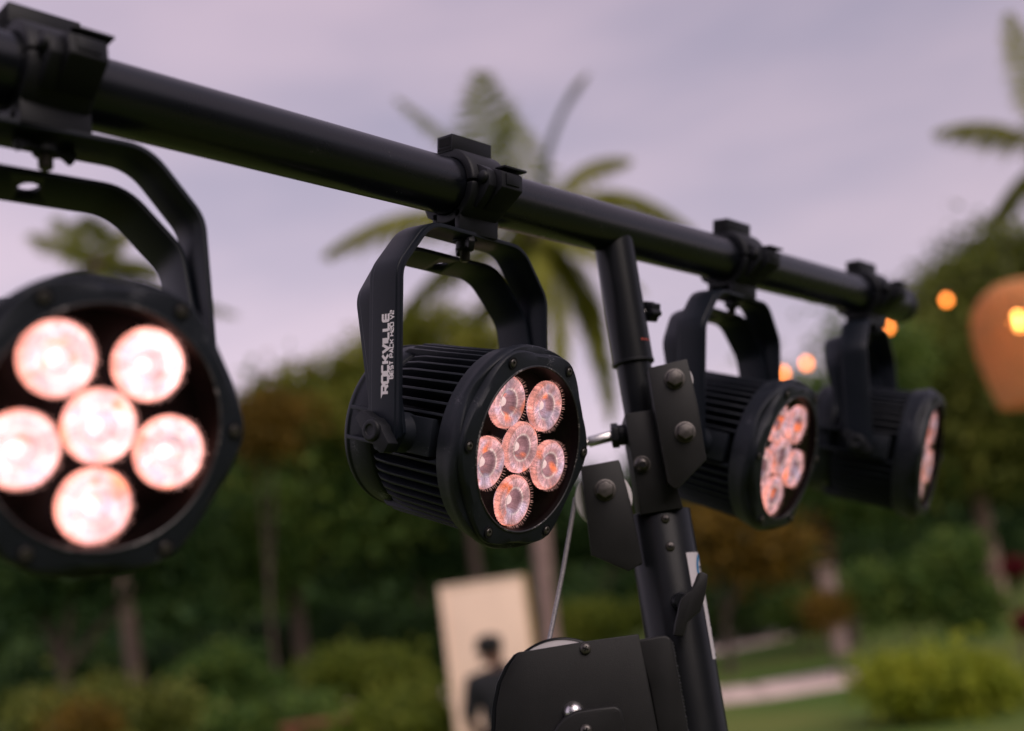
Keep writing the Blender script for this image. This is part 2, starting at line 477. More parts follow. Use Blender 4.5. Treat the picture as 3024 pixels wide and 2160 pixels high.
def spoly(pts, Y):
    return [(p.x, p.z) for p in (at(x, y, Y) for x, y in pts)]
def hexbolt(parent, px, py, Y, r, hgt, mat=M_DARKSTEEL, hexed=True, washer=True, name='bolt'):
    p = at(px, py, Y); m = MB(); M = Matrix.Translation(p)
    if washer: m.lathe([(r * 1.18, 0), (r * 1.18, 0.0012), (r * 0.9, 0.0014)], 32, M)
    if hexed: m.lathe([(r, 0.001), (r, hgt * 0.8), (r * 0.86, hgt), (0, hgt * 1.04)], 6, M @ Matrix.Rotation(rad(12), 4, 'Y'))
    else: m.lathe([(r, 0.0), (r, hgt * 0.35), (r * 0.92, hgt * 0.62), (r * 0.62, hgt * 0.88), (r * 0.3, hgt), (0, hgt * 1.02)], 28, M)
    return sbuild(m, name, mat, parent, bevel=0.0004 if hexed else 0)
def phillips(parent, px, py, Y, r, name='screw'):
    p = at(px, py, Y); m = MB(); M = Matrix.Translation(p)
    m.lathe([(r, 0), (r * 0.95, r * 0.35), (r * 0.7, r * 0.62), (0, r * 0.72)], 24, M)
    s = sbuild(m, name, M_DARKSTEEL, parent)
    return s
def phillips_cross(parent, px, py, Y, r):
    p = at(px, py, Y); m = MB()
    M = Matrix.Translation(p) @ Matrix.Rotation(rad(25), 4, 'Y')
    m.box(-r*0.5, r*0.5, -r*0.76, -r*0.55, -r*0.11, r*0.11, M); m.box(-r*0.11, r*0.11, -r*0.765, -r*0.55, -r*0.5, r*0.5, M)
    return sbuild(m, 'cross_slot', M_RECESS_SHADE, parent, smooth=0)

# collar bracket wrapped round the inner tube
Yc = PY - 0.036
m = MB(); m.prism(spoly([(1845, 1222), (1934, 1209), (2018, 1500), (1893, 1521)], Yc), Yc, Yc + 0.006)
collar = sbuild(m, 'collar_bracket', M_POW, bevel=0.0010)
m = MB(); m.prism(spoly([(1845, 1222), (1856, 1221), (1904, 1519), (1893, 1521)], Yc), Yc + 0.0063, PY + 0.02)
sbuild(m, 'bracket_cheek', M_POW, collar, bevel=0.0008)
m = MB(); m.prism(spoly([(1926, 1211), (1934, 1209), (2018, 1500), (2008, 1502)], Yc), Yc + 0.0063, PY + 0.02)
sbuild(m, 'bracket_cheek', M_POW, collar, bevel=0.0008)
hexbolt(collar, 1896, 1372, Yc, 0.0072, 0.009, M_DARKSTEEL, hexed=False, name='socket_bolt')
p = at(1898, 1372, Yc - 0.0096); m = MB(); m.lathe([(0.0034, 0), (0.0034, 0.0006)], 6, Matrix.Translation(p))
sbuild(m, 'hex_socket', M_RECESS_SHADE, collar)
# side clamp screw: silver threaded bolt and black nut
p0 = at(1738, 1306, PY - 0.01); p1 = at(1806, 1288, PY - 0.01); p2 = at(1848, 1284, PY - 0.01)
m = MB(); m.cyl(p0, p1, 0.0058, 6); m.cyl(p0 + Vector((-0.010, 0, -0.002)), p0, 0.0035, 16)
sbuild(m, 'clamp_bolt', M_STEEL, collar, bevel=0.0006)
m = MB(); m.cyl(p1, p1.lerp(p2, 0.5), 0.0128, 6); m.cyl(p1.lerp(p2, 0.5), p2, 0.0105, 24)
sbuild(m, 'clamp_nut', M_CLAMP, collar, bevel=0.0010)

# pulley brackets
Yu = PY - 0.058
m = MB(); m.prism(spoly([(1914, 1087), (2029, 1060), (2060, 1190), (2087, 1358), (2005, 1441), (1990, 1444), (1972, 1426), (1936, 1225)], Yu), Yu, Yu + 0.004)
m.prism(spoly([(1914, 1087), (2029, 1060), (2030, 1066), (1915, 1093)], Yu), Yu + 0.0042, Yu + 0.03)
m.prism(spoly([(1914, 1087), (1920, 1086), (1942, 1224), (1978, 1425), (1972, 1426), (1936, 1225)], Yu), Yu + 0.0042, Yu + 0.021)
ub = sbuild(m, 'pulley_bracket', M_POW, bevel=0.0009)
hexbolt(ub, 1992, 1120, Yu, 0.0088, 0.0075); hexbolt(ub, 2023, 1277, Yu, 0.0088, 0.0075)
pc = at(1992, 1128, Yu + 0.016)
m = MB(); m.lathe([(0.0170, -0.006), (0.0178, -0.005), (0.015, -0.001), (0.015, 0.001), (0.0178, 0.005), (0.0170, 0.006)], 40, Matrix.Translation(pc))
sbuild(m, 'pulley_wheel', M_WHITEPL, ub)
Yl = PY - 0.052
m = MB(); m.prism(spoly([(1715, 1378), (1827, 1358), (1860, 1484), (1896, 1664), (1857, 1688), (1747, 1640)], Yl), Yl, Yl + 0.004)
m.prism(spoly([(1715, 1378), (1721, 1377), (1752, 1642), (1747, 1640)], Yl), Yl + 0.0042, Yl + 0.012)
lb = sbuild(m, 'pulley_bracket', M_POW, bevel=0.0009)
m = MB(); m.prism(spoly([(1823, 1361), (1830, 1359), (1864, 1484), (1900, 1664), (1892, 1667), (1856, 1485)], Yl), Yl + 0.0042, Yl + 0.03)
sbuild(m, 'weld_flange', M_POW, lb, bevel=0.0012)
hexbolt(lb, 1787, 1448, Yl, 0.0090, 0.007)
pc = at(1782, 1474, Yl + 0.016)
m = MB(); m.lathe([(0.0270, -0.006), (0.0278, -0.005), (0.024, -0.001), (0.024, 0.001), (0.0278, 0.005), (0.0270, 0.006)], 48, Matrix.Translation(pc))
sbuild(m, 'pulley_wheel', M_WHITEPL, lb)
# screws on the main tube
YF = PY - 0.0322
s1 = phillips(tube, 1965, 1533, YF + 0.0005, 0.0044); phillips_cross(tube, 1965, 1533, YF + 0.0005, 0.0044)
s2 = phillips(tube, 1979, 1615, YF + 0.0010, 0.0048); phillips_cross(tube, 1979, 1615, YF + 0.0010, 0.0048)

def tube_patch(name, z0, z1, a0, a1, mat, parent, lift=0.0004, skew=0.0, n=16):
    m = MB(); R = 0.0322 + lift; vs = []
    for i in range(n + 1):
        for k, z in enumerate((z0, z1)):
            t = rad(a0 + (a1 - a0) * i / n)
            vs.append((TX + R * sin(t), PY - R * cos(t), EYE + z))
    m.add(vs, [(2*i, 2*i+2, 2*i+3, 2*i+1) for i in range(n)])
    return sbuild(m, name, mat, parent, normals=False)
def zt(py): return at(2040, py, PY - 0.02).z - EYE
st1 = tube_patch('sticker', zt(1752), zt(1632), 33, 122, M_PAPER, tube)
# blue ring of the sticker's emblem, with the dark letters inside it
m = MB(); R = 0.0322 + 0.0009; vs = []; zc = zt(1690); n = 26
for i in range(n + 1):
    t = pi * 0.10 + (2 * pi - 0.2 * pi) * i / n
    for rr in (0.0105, 0.0145):
        a = rad(78) - rr * sin(t) / R
        vs.append((TX + R * sin(a), PY - R * cos(a), EYE + zc + rr * cos(t) * 1.25))
m.add(vs, [(2*i, 2*i+2, 2*i+3, 2*i+1) for i in range(n)])
sbuild(m, 'blue_emblem', M_BLUE, tube, normals=False)
m = MB(); R = 0.0322 + 0.0012
def tbar(a0, a1, z0, z1):
    vs = []
    for t in (rad(a0), rad(a1)):
        for z in (z0, z1): vs.append((TX + R * sin(t), PY - R * cos(t), EYE + z))
    m.add(vs, [(0, 2, 3, 1)])
tbar(63, 72, zc + 0.0035, zc + 0.005); tbar(66.4, 68.8, zc - 0.005, zc + 0.0035)                              # T
tbar(74, 76.4, zc - 0.005, zc + 0.005); tbar(81, 84, zc - 0.005, zc + 0.005); tbar(76.4, 81, zc + 0.0035, zc + 0.005); tbar(76.4, 81, zc - 0.005, zc - 0.0035)   # O
sbuild(m, 'emblem_letters', M_INK, tube, normals=False, smooth=0)
st2 = tube_patch('long_label', zt(1957), zt(1755), 56, 128, M_PAPER, tube)
random.seed(5)
m = MB(); z = zt(1950)
while z < zt(1790):
    tbar(70 + random.uniform(0, 5), 86 + random.uniform(0, 30), z, z + 0.0016 + random.choice((0, 0, 0.0016)))
    z += random.choice((0.0042, 0.006, 0.0085))
sbuild(m, 'label_lines', M_INK, tube, normals=False, smooth=0)

# locking T-handle on the main tube
Yh = PY - 0.0322 - 0.030
hp = [(2064, 1691), (2076, 1690), (2091, 1697), (2088, 1730), (2080, 1772), (2069, 1806), (2045, 1825), (2030, 1838), (2024, 1862), (2019, 1880), (1990, 1877), (1994, 1845), (2002, 1811), (2006, 1785), (2013, 1766), (2028, 1752), (2044, 1740), (2054, 1718)]
m = MB(); m.prism(spoly(hp, Yh), Yh, Yh + 0.011)
lh = sbuild(m, 'locking_handle', M_POW, bevel=0.0012)
c = at(2014, 1775, Yh + 0.011)
m = MB(); m.lathe([(0.0085, 0), (0.0085, 0.018), (0.0065, 0.020), (0.0065, 0.03)], 28, Matrix.Translation((c.x, PY - 0.022, c.z)))
sbuild(m, 'handle_shaft', M_TUBE, lh)

# star knob behind the sleeve
kc = at(1921, 921, PY + 0.012)
m = MB(); m.lathe([(0.0085, -0.007), (0.0100, -0.006), (0.0100, 0.006), (0.0085, 0.007)], 48, Matrix.Translation(kc) @ Matrix.Rotation(rad(-52), 4, 'Z'),
    mod=lambda k, t: (1 + 0.13 * cos(6 * t), 0))
kn = sbuild(m, 'star_knob', M_CLAMP)
m = MB(); m.cyl((PX, PY + 0.010, kc.z), (kc.x - 0.003, kc.y, kc.z), 0.004, 16)
sbuild(m, 'knob_shaft', M_STEEL, kn)

# winch housing
Yw = PY - 0.085
hw = [(1531, 1926), (1556, 1923), (1733, 1894), (1886, 1873), (1917, 2025), (1950, 2200), (1985, 2380), (1880, 2480), (1600, 2500), (1495, 2380), (1466, 2250), (1462, 2165), (1466, 2085), (1479, 2020), (1503, 1968)]
m = MB(); m.prism(spoly(hw, Yw), Yw, Yw + 0.004)
house = sbuild(m, 'winch_housing', M_POW, bevel=0.0010)
side = [(1517, 1934), (1490, 1968), (1466, 2020), (1453, 2085), (1449, 2165), (1453, 2250), (1482, 2380), (1590, 2508)]
si = [(1531, 1926), (1503, 1968), (1479, 2020), (1466, 2085), (1462, 2165), (1466, 2250), (1495, 2380), (1600, 2500)]
m = MB(); m.prism(spoly(side + si[::-1], Yw), Yw + 0.002, Yw + 0.058)
sbuild(m, 'housing_rim', M_TUBE, house, bevel=0.0008)
m = MB(); m.prism(spoly([(1878, 1876), (1886, 1874), (1917, 2025), (1950, 2200), (1985, 2380), (1975, 2382), (1940, 2200), (1908, 2026)], Yw), Yw + 0.0043, Yw + 0.05)
sbuild(m, 'housing_fold', M_POW, house, bevel=0.0010)
Yb = PY - 0.062
m = MB(); m.prism(spoly([(1880, 1892), (1950, 1878), (1966, 1877), (1980, 1884), (1988, 1900), (2012, 2040), (2036, 2175), (2060, 2330), (1985, 2380), (1950, 2200), (1917, 2025)], Yb), Yb, Yb + 0.032)
br = sbuild(m, 'mount_channel', M_POW, bevel=0.0022, seg=3)
m = MB()
random.seed(3)
for k in range(44):                                # weld bead down the channel's edge
    t = k / 43
    p = at(1984 + 74 * t, 1900 + 430 * t, Yb + 0.004)
    rr = 0.0021 + random.uniform(-0.0004, 0.0005)
    m.lathe([(0.0004, -rr), (rr * 0.75, -rr * 0.6), (rr, 0), (rr * 0.75, rr * 0.6), (0.0004, rr)], 10, Matrix.Translation(p))
w_ = sbuild(m, 'weld_bead', M_POW, br); 
# winch drum
dc = at(1664, 2075, Yw + 0.022)
m = MB(); m.lathe([(0.052, -0.004), (0.0572, -0.003), (0.0580, 0.0), (0.0572, 0.001), (0.0560, 0.0015), (0.0555, -0.001), (0.020, -0.001)], 96, Matrix.Translation(dc))
drum = sbuild(m, 'winch_drum', M_TUBE, house)
m = MB(); m.lathe([(0.0480, -0.0012), (0.0555, -0.0012), (0.0555, 0.0008), (0.0480, 0.0008), (0.0480, -0.0012)], 96, Matrix.Translation(dc), caps=False)
sbuild(m, 'drum_ring', M_WHITEPL, house)
m = MB(); m.lathe([(0.052, -0.03), (0.058, -0.03), (0.058, -0.028), (0.052, -0.028)], 72, Matrix.Translation(dc))
sbuild(m, 'drum_flange', M_STEEL, house)
phillips(house, 1729, 1916, Yw, 0.0052); phillips_cross(house, 1729, 1916, Yw, 0.0052)
dm = at(1694, 2103, Yw)
m = MB(); m.lathe([(0.0094, 0), (0.0094, 0.002), (0.0085, 0.0055), (0.0062, 0.0085), (0.003, 0.0102), (0, 0.0106)], 36, Matrix.Translation(dm))
sbuild(m, 'dome_nut', M_STEEL, house)
Yk = Yw - 0.016
ck = [(1600, 2260), (1618, 2200), (1632, 2165), (1648, 2139), (1672, 2115), (1702, 2100), (1760, 2091), (1814, 2085), (1829, 2090), (1838, 2102), (1846, 2150), (1862, 2260)]
m = MB(); m.prism(spoly(ck, Yk), Yk, Yk + 0.015)
crank = sbuild(m, 'crank_cover', M_POW, house, bevel=0.0026, seg=3)
phillips(house, 1731, 2158, Yk, 0.0056); phillips_cross(house, 1731, 2158, Yk, 0.0056)
m = MB()
m.tube([at(1700, 1470, Yl + 0.016), at(1662, 1690, Yl + 0.008), at(1622, 1892, Yw + 0.024)], 0.0022, 10)
sbuild(m, 'winch_cable', M_CABLE)

# ------------------------------------------------------------------ lamps and clamps
HANG = 0.228
def yoke_mesh(name, half, top, toph, bend, width, hole, mat):
    """flat strap bent to a U with sloping shoulders; pivot at the origin"""
    base = [(-half, -0.018), (-half, bend), (-toph, top), (toph, top), (half, bend), (half, -0.018)]
    P = []
    for i, p in enumerate(base):
        p = Vector((p[0], p[1]))
        if i in (0, 5): P.append(p); continue
        a = Vector(base[i-1]); b = Vector(base[i+1]); rr = 0.010 if i in (1, 4) else 0.017
        d1 = (a - p).normalized(); d2 = (b - p).normalized()
        s, e = p + d1 * rr, p + d2 * rr
        for k in range(7):
            t = k / 6
            P.append(s * (1-t)**2 + p * 2*t*(1-t) + e * t*t)
    # extra points in the straight runs; rounded lower ends
    Q = []
    for a, b in zip(P[:-1], P[1:]):
        n = max(1, int((b - a).length / 0.012))
        for k in range(n): Q.append(a.lerp(b, k / n))
    Q.append(P[-1])
    hw = width / 2
    sec = [(-hw, 0.0), (-hw, 0.0020), (-hw*0.80, 0.0020), (-hw*0.74, 0.0029), (hw*0.74, 0.0029), (hw*0.80, 0.0020), (hw, 0.0020), (hw, 0.0), (hw, -0.0018), (-hw, -0.0018)]
    vs = []; fs = []; n = len(sec)
    for i, p in enumerate(Q):
        d = (Q[min(i+1, len(Q)-1)] - Q[max(i-1, 0)]).normalized()
        nn = Vector((-d.y, d.x))                       # outward
        y = p.y + 0.018; sc = 1.0
        if p.y < 0.0: sc = sqrt(max(0.05, 1 - ((0.0 - p.y) / 0.0182) ** 2)) * 0.98 + 0.02
        for w, h in sec:
            q2 = p + nn * h
            vs.append((q2.x, w * sc, q2.y))
    for i in range(len(Q) - 1):
        for k in range(n):
            j = (k + 1) % n
            fs.append((i*n+k, i*n+j, (i+1)*n+j, (i+1)*n+k))
    fs.append(tuple(range(n))); fs.append(tuple((len(Q)-1)*n + k for k in range(n))[::-1])
    m = MB(); m.v = vs; m.f = fs
    me = m.mesh(name, mat, bevel=0.0006, smooth=35)
    if hole:
        o = bpy.data.objects.new('tmp', me); COL.objects.link(o)
        c = MB(); c.cyl((0, 0, top - 0.03), (0, 0, top + 0.03), 0.0076, 32)
        oc = bpy.data.objects.new('tmpc', c.mesh('tmpc')); COL.objects.link(oc)
        md = o.modifiers.new('b', 'BOOLEAN'); md.operation = 'DIFFERENCE'; md.object = oc; md.solver = 'EXACT'
        bpy.context.view_layer.update()
        me2 = bpy.data.meshes.new_from_object(o.evaluated_get(bpy.context.evaluated_depsgraph_get()))
        me2.name = name
        bpy.data.objects.remove(o); bpy.data.objects.remove(oc)
        me = me2
    return me

LP = 0.0675                                            # lens plane ahead of the pivot axis
ME = {}
ME['yoke'] = yoke_mesh('hanging_yoke', 0.1035, 0.183, 0.066, 0.139, 0.036, False, M_YOKE)
ME['yoke2'] = yoke_mesh('rear_yoke', 0.0982, 0.166, 0.063, 0.123, 0.036, True, M_YOKE)
# rear housing: smooth drum, stepped back plate
m = MB()
m.lathe([(0.055, -0.082), (0.070, -0.081), (0.0745, -0.078), (0.0760, -0.074), (0.0760, -0.0725), (0.0745, -0.0715), (0.0752, -0.069), (0.0765, -0.050), (0.0745, -0.045), (0.0640, -0.041), (0.0640, 0.046), (0.05, 0.048)], 96)
for s in (-1, 1):                                     # pivot bosses and the ribs that carry them
    m.lathe([(0.0175, 0.060), (0.0175, 0.083), (0.0150, 0.0895), (0.0145, 0.0962)], 36, Matrix.Rotation(s * pi / 2, 4, 'Z'))
    x0, x1 = (0.066, 0.0835) if s > 0 else (-0.0835, -0.066)
    m.box(x0, x1, 0.004, 0.066, 0.0115, 0.0150); m.box(x0, x1, 0.004, 0.066, -0.0150, -0.0115)
    m.box(x0 + (0.002 if s > 0 else 0), x1 - (0.004 if s > 0 else -0.004), -0.034, 0.010, -0.016, 0.016)
ME['housing'] = m.mesh('housing', M_BODY, bevel=0.0007, smooth=35)
# fin: one cooling blade, long side along the lamp axis
m = MB(); m.prismx([(0.0465, 0.0600), (0.0465, 0.0660), (0.0440, 0.0725), (0.0360, 0.0775), (0.0220, 0.0798), (-0.0445, 0.0826), (-0.0445, 0.0600)], -0.0013, 0.0013)
ME['fin'] = m.mesh('fin', M_BODY, bevel=0.0005, smooth=30)
m = MB(); m.prismx([(0.0580, 0.0600), (0.0580, 0.0690), (0.0565, 0.0765), (0.0500, 0.0800), (0.0120, 0.0808), (-0.0445, 0.0829), (-0.0445, 0.0600)], -0.0014, 0.0014)
ME['longfin'] = m.mesh('fin', M_BODY, bevel=0.0005, smooth=30)
# bezel: six-lobed front ring
TH0 = rad(30)
def lobes(amps, dz):
    def f(k, t):
        a = cos(6 * (t - TH0)); a = a * (0.75 + 0.25 * abs(a))
        return 1 + amps[k] * a, dz[k] * a
    return f
prof = [(0.0660, 0.0420), (0.0835, 0.0422), (0.0858, 0.0440), (0.0874, 0.0510), (0.0885, 0.0560), (0.0902, 0.0600), (0.0908, 0.0640), (0.0901, 0.0675), (0.0891, 0.0684), (0.0870, 0.0686), (0.0866, 0.0722), (0.0856, 0.0740), (0.0820, 0.0752), (0.0765, 0.0758), (0.0735, 0.0760)]
amps = [0, 0.001, 0.002, 0.004, 0.006, 0.008, 0.009, 0.010, 0.015, 0.042, 0.042, 0.040, 0.016, 0.0, 0.0]
dz = [0, 0, 0, 0, 0.0005, 0.0012, 0.0022, 0.0030, 0.0030, 0.0026, 0.0016, 0.0008, 0, 0, 0]
m = MB(); m.lathe(prof, 144, mod=lobes(amps, dz), caps=False)
ME['bezel'] = m.mesh('bezel', M_BODY, smooth=28)
m = MB(); m.lathe([(0.0735, 0.0760), (0.0731, 0.0768), (0.0723, 0.0770), (0.0715, 0.0763)], 144, caps=False)
ME['lip'] = m.mesh('bezel_lip', M_LIP, smooth=40)
m = MB(); m.lathe([(0.0715, 0.0763), (0.0711, 0.0735), (0.0707, 0.0690), (0.0702, 0.0600), (0.0698, 0.0520)], 144, caps=False)
ME['wall'] = m.mesh('inner_wall', M_BOARD, smooth=40)
m = MB(); m.lathe([(0.0700, 0.0505), (0.0700, 0.0520), (0, 0.0520)], 96)
for k in range(5):
    t = rad(72 * k); m.lathe([(0.0022, 0.052), (0.0022, 0.0536), (0, 0.0538)], 14, Matrix.Translation((0.030 * sin(t), 0, 0.030 * cos(t))))
ME['board'] = m.mesh('lens_board', M_BOARD, smooth=30)
m = MB(); m.lathe([(0.0708, 0.0722), (0, 0.0722)], 96, caps=False)
ME['glass'] = m.mesh('front_glass', M_GLASS)
m = MB(); m.lathe([(0.0036, -0.001), (0.0036, 0.0008), (0.0030, 0.0016), (0.0017, 0.0018), (0.0015, 0.0006), (0, 0.0005)], 18)
ME['screw'] = m.mesh('bezel_screw', M_DARKSTEEL, smooth=30)
m = MB(); m.lathe([(0.0052, 0.0), (0.0052, 0.0010), (0.0036, 0.0011), (0.0036, 0.0)], 20, caps=False)
ME['well'] = m.mesh('screw_well', M_RECESS_SHADE, smooth=30)
# collimator lens: ribbed side, dished front with central well
NL = 92
def ribs(k, t):
    s = 1 if (int(round(t / (2 * pi) * NL)) % 2) else -1
    return (1 + (0.030 if k in (1,) else 0.012 if k in (0, 2) else 0) * s, (0.00018 * s if k in (5, 6) else 0))
m = MB(); m.lathe([(0.0150, -0.0120), (0.0222, -0.0050), (0.0224, -0.0018), (0.0218, 0.0), (0.0205, 0.0006), (0.0165, 0.0002), (0.0130, -0.0006), (0.0102, -0.0010), (0.0088, -0.0030), (0.0070, -0.0090), (0.0050, -0.0096), (0, -0.0096)], NL, mod=ribs)
LENS_V = m
m = MB()                                              # glowing spikes added to draw the refracted halo round the lens
random.seed(9)
for k in range(58):
    t = 2 * pi * (k + random.uniform(-0.25, 0.25)) / 58
    M = Matrix.Rotation(t, 4, 'Y'); e = 0.0226 + random.uniform(0.0006, 0.0022); w = random.uniform(0.00018, 0.00040)
    m.add([(-w, -0.0008, 0.0219), (w, -0.0008, 0.0219), (w * 0.3, -0.0024, e), (-w * 0.3, -0.0024, e), (0, -0.0004, 0.0222)], [(0, 1, 4), (1, 2, 4), (2, 3, 4), (3, 0, 4), (3, 2, 1, 0)], M)
SKIRT = m
m = MB(); m.lathe([(0.0044, -0.0094), (0.0044, -0.0082), (0.0036, -0.0066), (0.0020, -0.0056), (0, -0.0052)], 28)
CHIP = m
# wing knob on the pivot bolt
m = MB(); wk = [(-0.0215, 0.0045), (-0.0085, 0.0075), (-0.005, 0.0095), (0.005, 0.0095), (0.0085, 0.0075), (0.0215, 0.0045), (0.0225, -0.0045), (0.0085, -0.0075), (0.005, -0.0095), (-0.005, -0.0095), (-0.0085, -0.0075), (-0.0225, -0.0045)]
m.prism(wk, -0.012, 0.0); m.lathe([(0.0095, 0), (0.0095, 0.0135), (0.0080, 0.0150), (0.0050, 0.0151), (0.0046, 0.0140), (0, 0.0140)], 28)
ME['wing'] = m.mesh('wing_knob', M_CLAMP, bevel=0.0012)

def clamp_meshes():
    d = {}
    W = 0.0240
    RB = BAR_R + 0.0006
    # two half shells of the ring
    for nm, a0, a1 in (('upper_jaw', -88, 88), ('lower_jaw', 92, 268)):
        m = MB(); vs = []; fs = []; n = 40
        for i in range(n + 1):
            t = rad(a0 + (a1 - a0) * i / n)
            for x, r in ((-W, RB), (-W, RB + 0.0072), (-W + 0.003, RB + 0.0085), (W - 0.003, RB + 0.0085), (W, RB + 0.0072), (W, RB)):
                vs.append((x, -r * sin(t), r * cos(t)))
        for i in range(n):
            for k in range(6):
                j = (k + 1) % 6
                fs.append((i*6+k, i*6+j, (i+1)*6+j, (i+1)*6+k))
        fs.append(tuple(range(6))); fs.append(tuple(n*6 + k for k in range(6))[::-1])
        m.v = vs; m.f = fs
        if nm == 'upper_jaw':
            m.box(-W - 0.001, W + 0.002, -0.0085, 0.0120, RB + 0.0055, RB + 0.0212)
        else:
            zb = -(RB + 0.0185)
            m.box(-W, W + 0.001, -0.0185, -0.0115, zb, -RB + 0.0035)
            m.box(-W, W + 0.001, 0.0115, 0.0185, zb, -RB + 0.0035)
            m.box(-W + 0.018, W - 0.002, -0.0113, 0.0113, zb + 0.0005, -RB - 0.002)
            # rear hinge bulge
            m.prismx([(0.018, -0.030), (0.030, -0.024), (0.036, -0.012), (0.036, 0.0), (0.030, 0.004), (0.026, -0.006)], -W + 0.004, W - 0.010)
        d[nm] = m.mesh(nm, M_CLAMP, bevel=0.0008, smooth=35)
    m = MB(); m.box(-W - 0.0016, -W - 0.0012, -0.0065, 0.0085, RB + 0.0105, RB + 0.0185); m.box(-W - 0.0016, -W - 0.0012, -0.0065, 0.0105, RB + 0.0070, RB + 0.0092)
    d['pocket'] = m.mesh('block_pocket', M_RECESS_SHADE, smooth=0)
    # latch at the front
    m = MB()
    m.prismx([(-0.028, 0.018), (-0.035, 0.0145), (-0.046, 0.0105), (-0.0520, 0.0085), (-0.0535, 0.0070), (-0.0540, -0.0070), (-0.0525, -0.0085), (-0.042, -0.0160), (-0.030, -0.0245), (-0.027, -0.020)], -0.006, W - 0.003)
    m.prismx([(-0.028, 0.018), (-0.036, 0.0145), (-0.0445, 0.0095), (-0.0475, 0.002), (-0.0475, -0.006), (-0.042, -0.0135), (-0.030, -0.0245), (-0.027, -0.020)], -W + 0.008, -0.0063)
    d['latch'] = m.mesh('latch', M_CLAMP, bevel=0.0009, smooth=30)
    m = MB(); m.box(-0.003, W + 0.002, -0.0545, -0.0420, 0.0115, 0.0138); m.box(-0.001, W - 0.008, -0.0552, -0.0530, -0.004, 0.0065)
    d['tab'] = m.mesh('latch_tab', M_CLAMP, bevel=0.0006)
    m = MB(); m.lathe([(0.0062, 0), (0.0062, 0.0010), (0.0050, 0.0030), (0.0022, 0.0042), (0, 0.0043)], 26, Matrix.Translation((-W + 0.008, -0.0405, 0.0025)) @ Matrix.Rotation(-pi / 2, 4, 'Z'))
    d['rivet'] = m.mesh('hinge_rivet', M_CLAMP)
    m = MB(); m.box(-0.020, -0.004, 0.030, 0.046, 0.0085, 0.0125); m.cyl((-W + 0.004, 0.035, 0.008), (W - 0.012, 0.035, 0.008), 0.0055, 20)
    d['rear_tab'] = m.mesh('rear_latch_tab', M_CLAMP, bevel=0.0008)
    zt_ = HANG - 0.183
    m = MB()                                          # threaded stud
    prof = [(0.0045, 0)]
    for k in range(18): prof += [(0.0050, 0.0011 * k + 0.0002), (0.0042, 0.0011 * k + 0.0008)]
    prof += [(0.003, 0.0205), (0, 0.0206)]
    m.lathe(prof, 20, Matrix.Translation((0, 0, -zt_ - 0.0015)) @ Matrix.Rotation(pi / 2, 4, 'X'))
    d['stud'] = m.mesh('threaded_stud', M_DARKSTEEL, smooth=30)
    m = MB(); M = Matrix.Translation((0, 0, -zt_ - 0.0018)) @ Matrix.Rotation(pi / 2, 4, 'X')
    m.lathe([(0.0115, 0), (0.0115, 0.0016), (0.0085, 0.0018), (0.0085, 0.0085), (0.0070, 0.0100), (0.005, 0.0101)], 28, M)
    for s in (-1, 1):
        m.prism([(s*0.006, -0.003), (s*0.020, 0.0005), (s*0.0225, -0.005), (s*0.0195, -0.0115), (s*0.0165, -0.0095), (s*0.013, -0.0075), (s*0.006, -0.0095)], -0.003, 0.003, Matrix.Translation((0, 0, -zt_ - 0.0018)) @ Matrix.Rotation(rad(63), 4, 'Z'))
    d['wingnut'] = m.mesh('wing_nut', M_CLAMP, bevel=0.0006, smooth=40)
    return d
CM = clamp_meshes()

# ---- stroke lettering for the yoke print
GL = {
 'R': [[(0, 0), (0, 6), (4.2, 6), (5, 5.3), (5, 3.3), (4.2, 2.6), (0.6, 2.6)], [(2.6, 2.6), (5, 0)]],
 'O': [[(0.5, 0), (0, 0.6), (0, 5.4), (0.6, 6), (4.6, 6), (5.2, 5.4), (5.2, 0.6), (4.6, 0), (0.5, 0)]],
 'C': [[(5, 6), (0.6, 6), (0, 5.4), (0, 0.6), (0.6, 0), (5, 0)]],
 'K': [[(0, 0), (0, 6)], [(0.6, 3), (2, 3), (5, 6)], [(2, 3), (5, 0)]],
 'V': [[(0, 6), (2.7, 0), (5.4, 6)]],
 'I': [[(0, 0), (0, 6)]],
 'L': [[(0, 6), (0, 0.6), (0.6, 0), (4.6, 0)]],
 'E': [[(4.8, 6), (0.6, 6), (0, 5.4), (0, 0.6), (0.6, 0), (4.8, 0)], [(0.6, 3), (4.8, 3)]],
 'B': [[(0, 0), (0, 6), (4, 6), (4.7, 5.4), (4.7, 3.6), (4, 3), (0.6, 3)], [(4, 3), (4.9, 2.4), (4.9, 0.6), (4.2, 0), (0, 0)]],
 'S': [[(4.8, 6), (0.6, 6), (0, 5.4), (0, 3.6), (0.6, 3), (4.2, 3), (4.8, 2.4), (4.8, 0.6), (4.2, 0), (0, 0)]],
 'T': [[(0, 6), (5, 6)], [(2.5, 5.4), (2.5, 0)]],
 'P': [[(0, 0), (0, 6), (4.2, 6), (4.9, 5.4), (4.9, 3.2), (4.2, 2.6), (0.6, 2.6)]],
 'A': [[(0, 0), (2.6, 6), (5.2, 0)], [(1.4, 1.9), (3.8, 1.9)]],
 'H': [[(0, 0), (0, 6)], [(5, 0), (5, 6)], [(0.6, 3), (4.4, 3)]],
 '2': [[(0, 6), (4, 6), (4.7, 5.4), (4.7, 3.6), (4, 3), (0.6, 3), (0, 2.4), (0, 0), (4.8, 0)]],
 ' ': []}
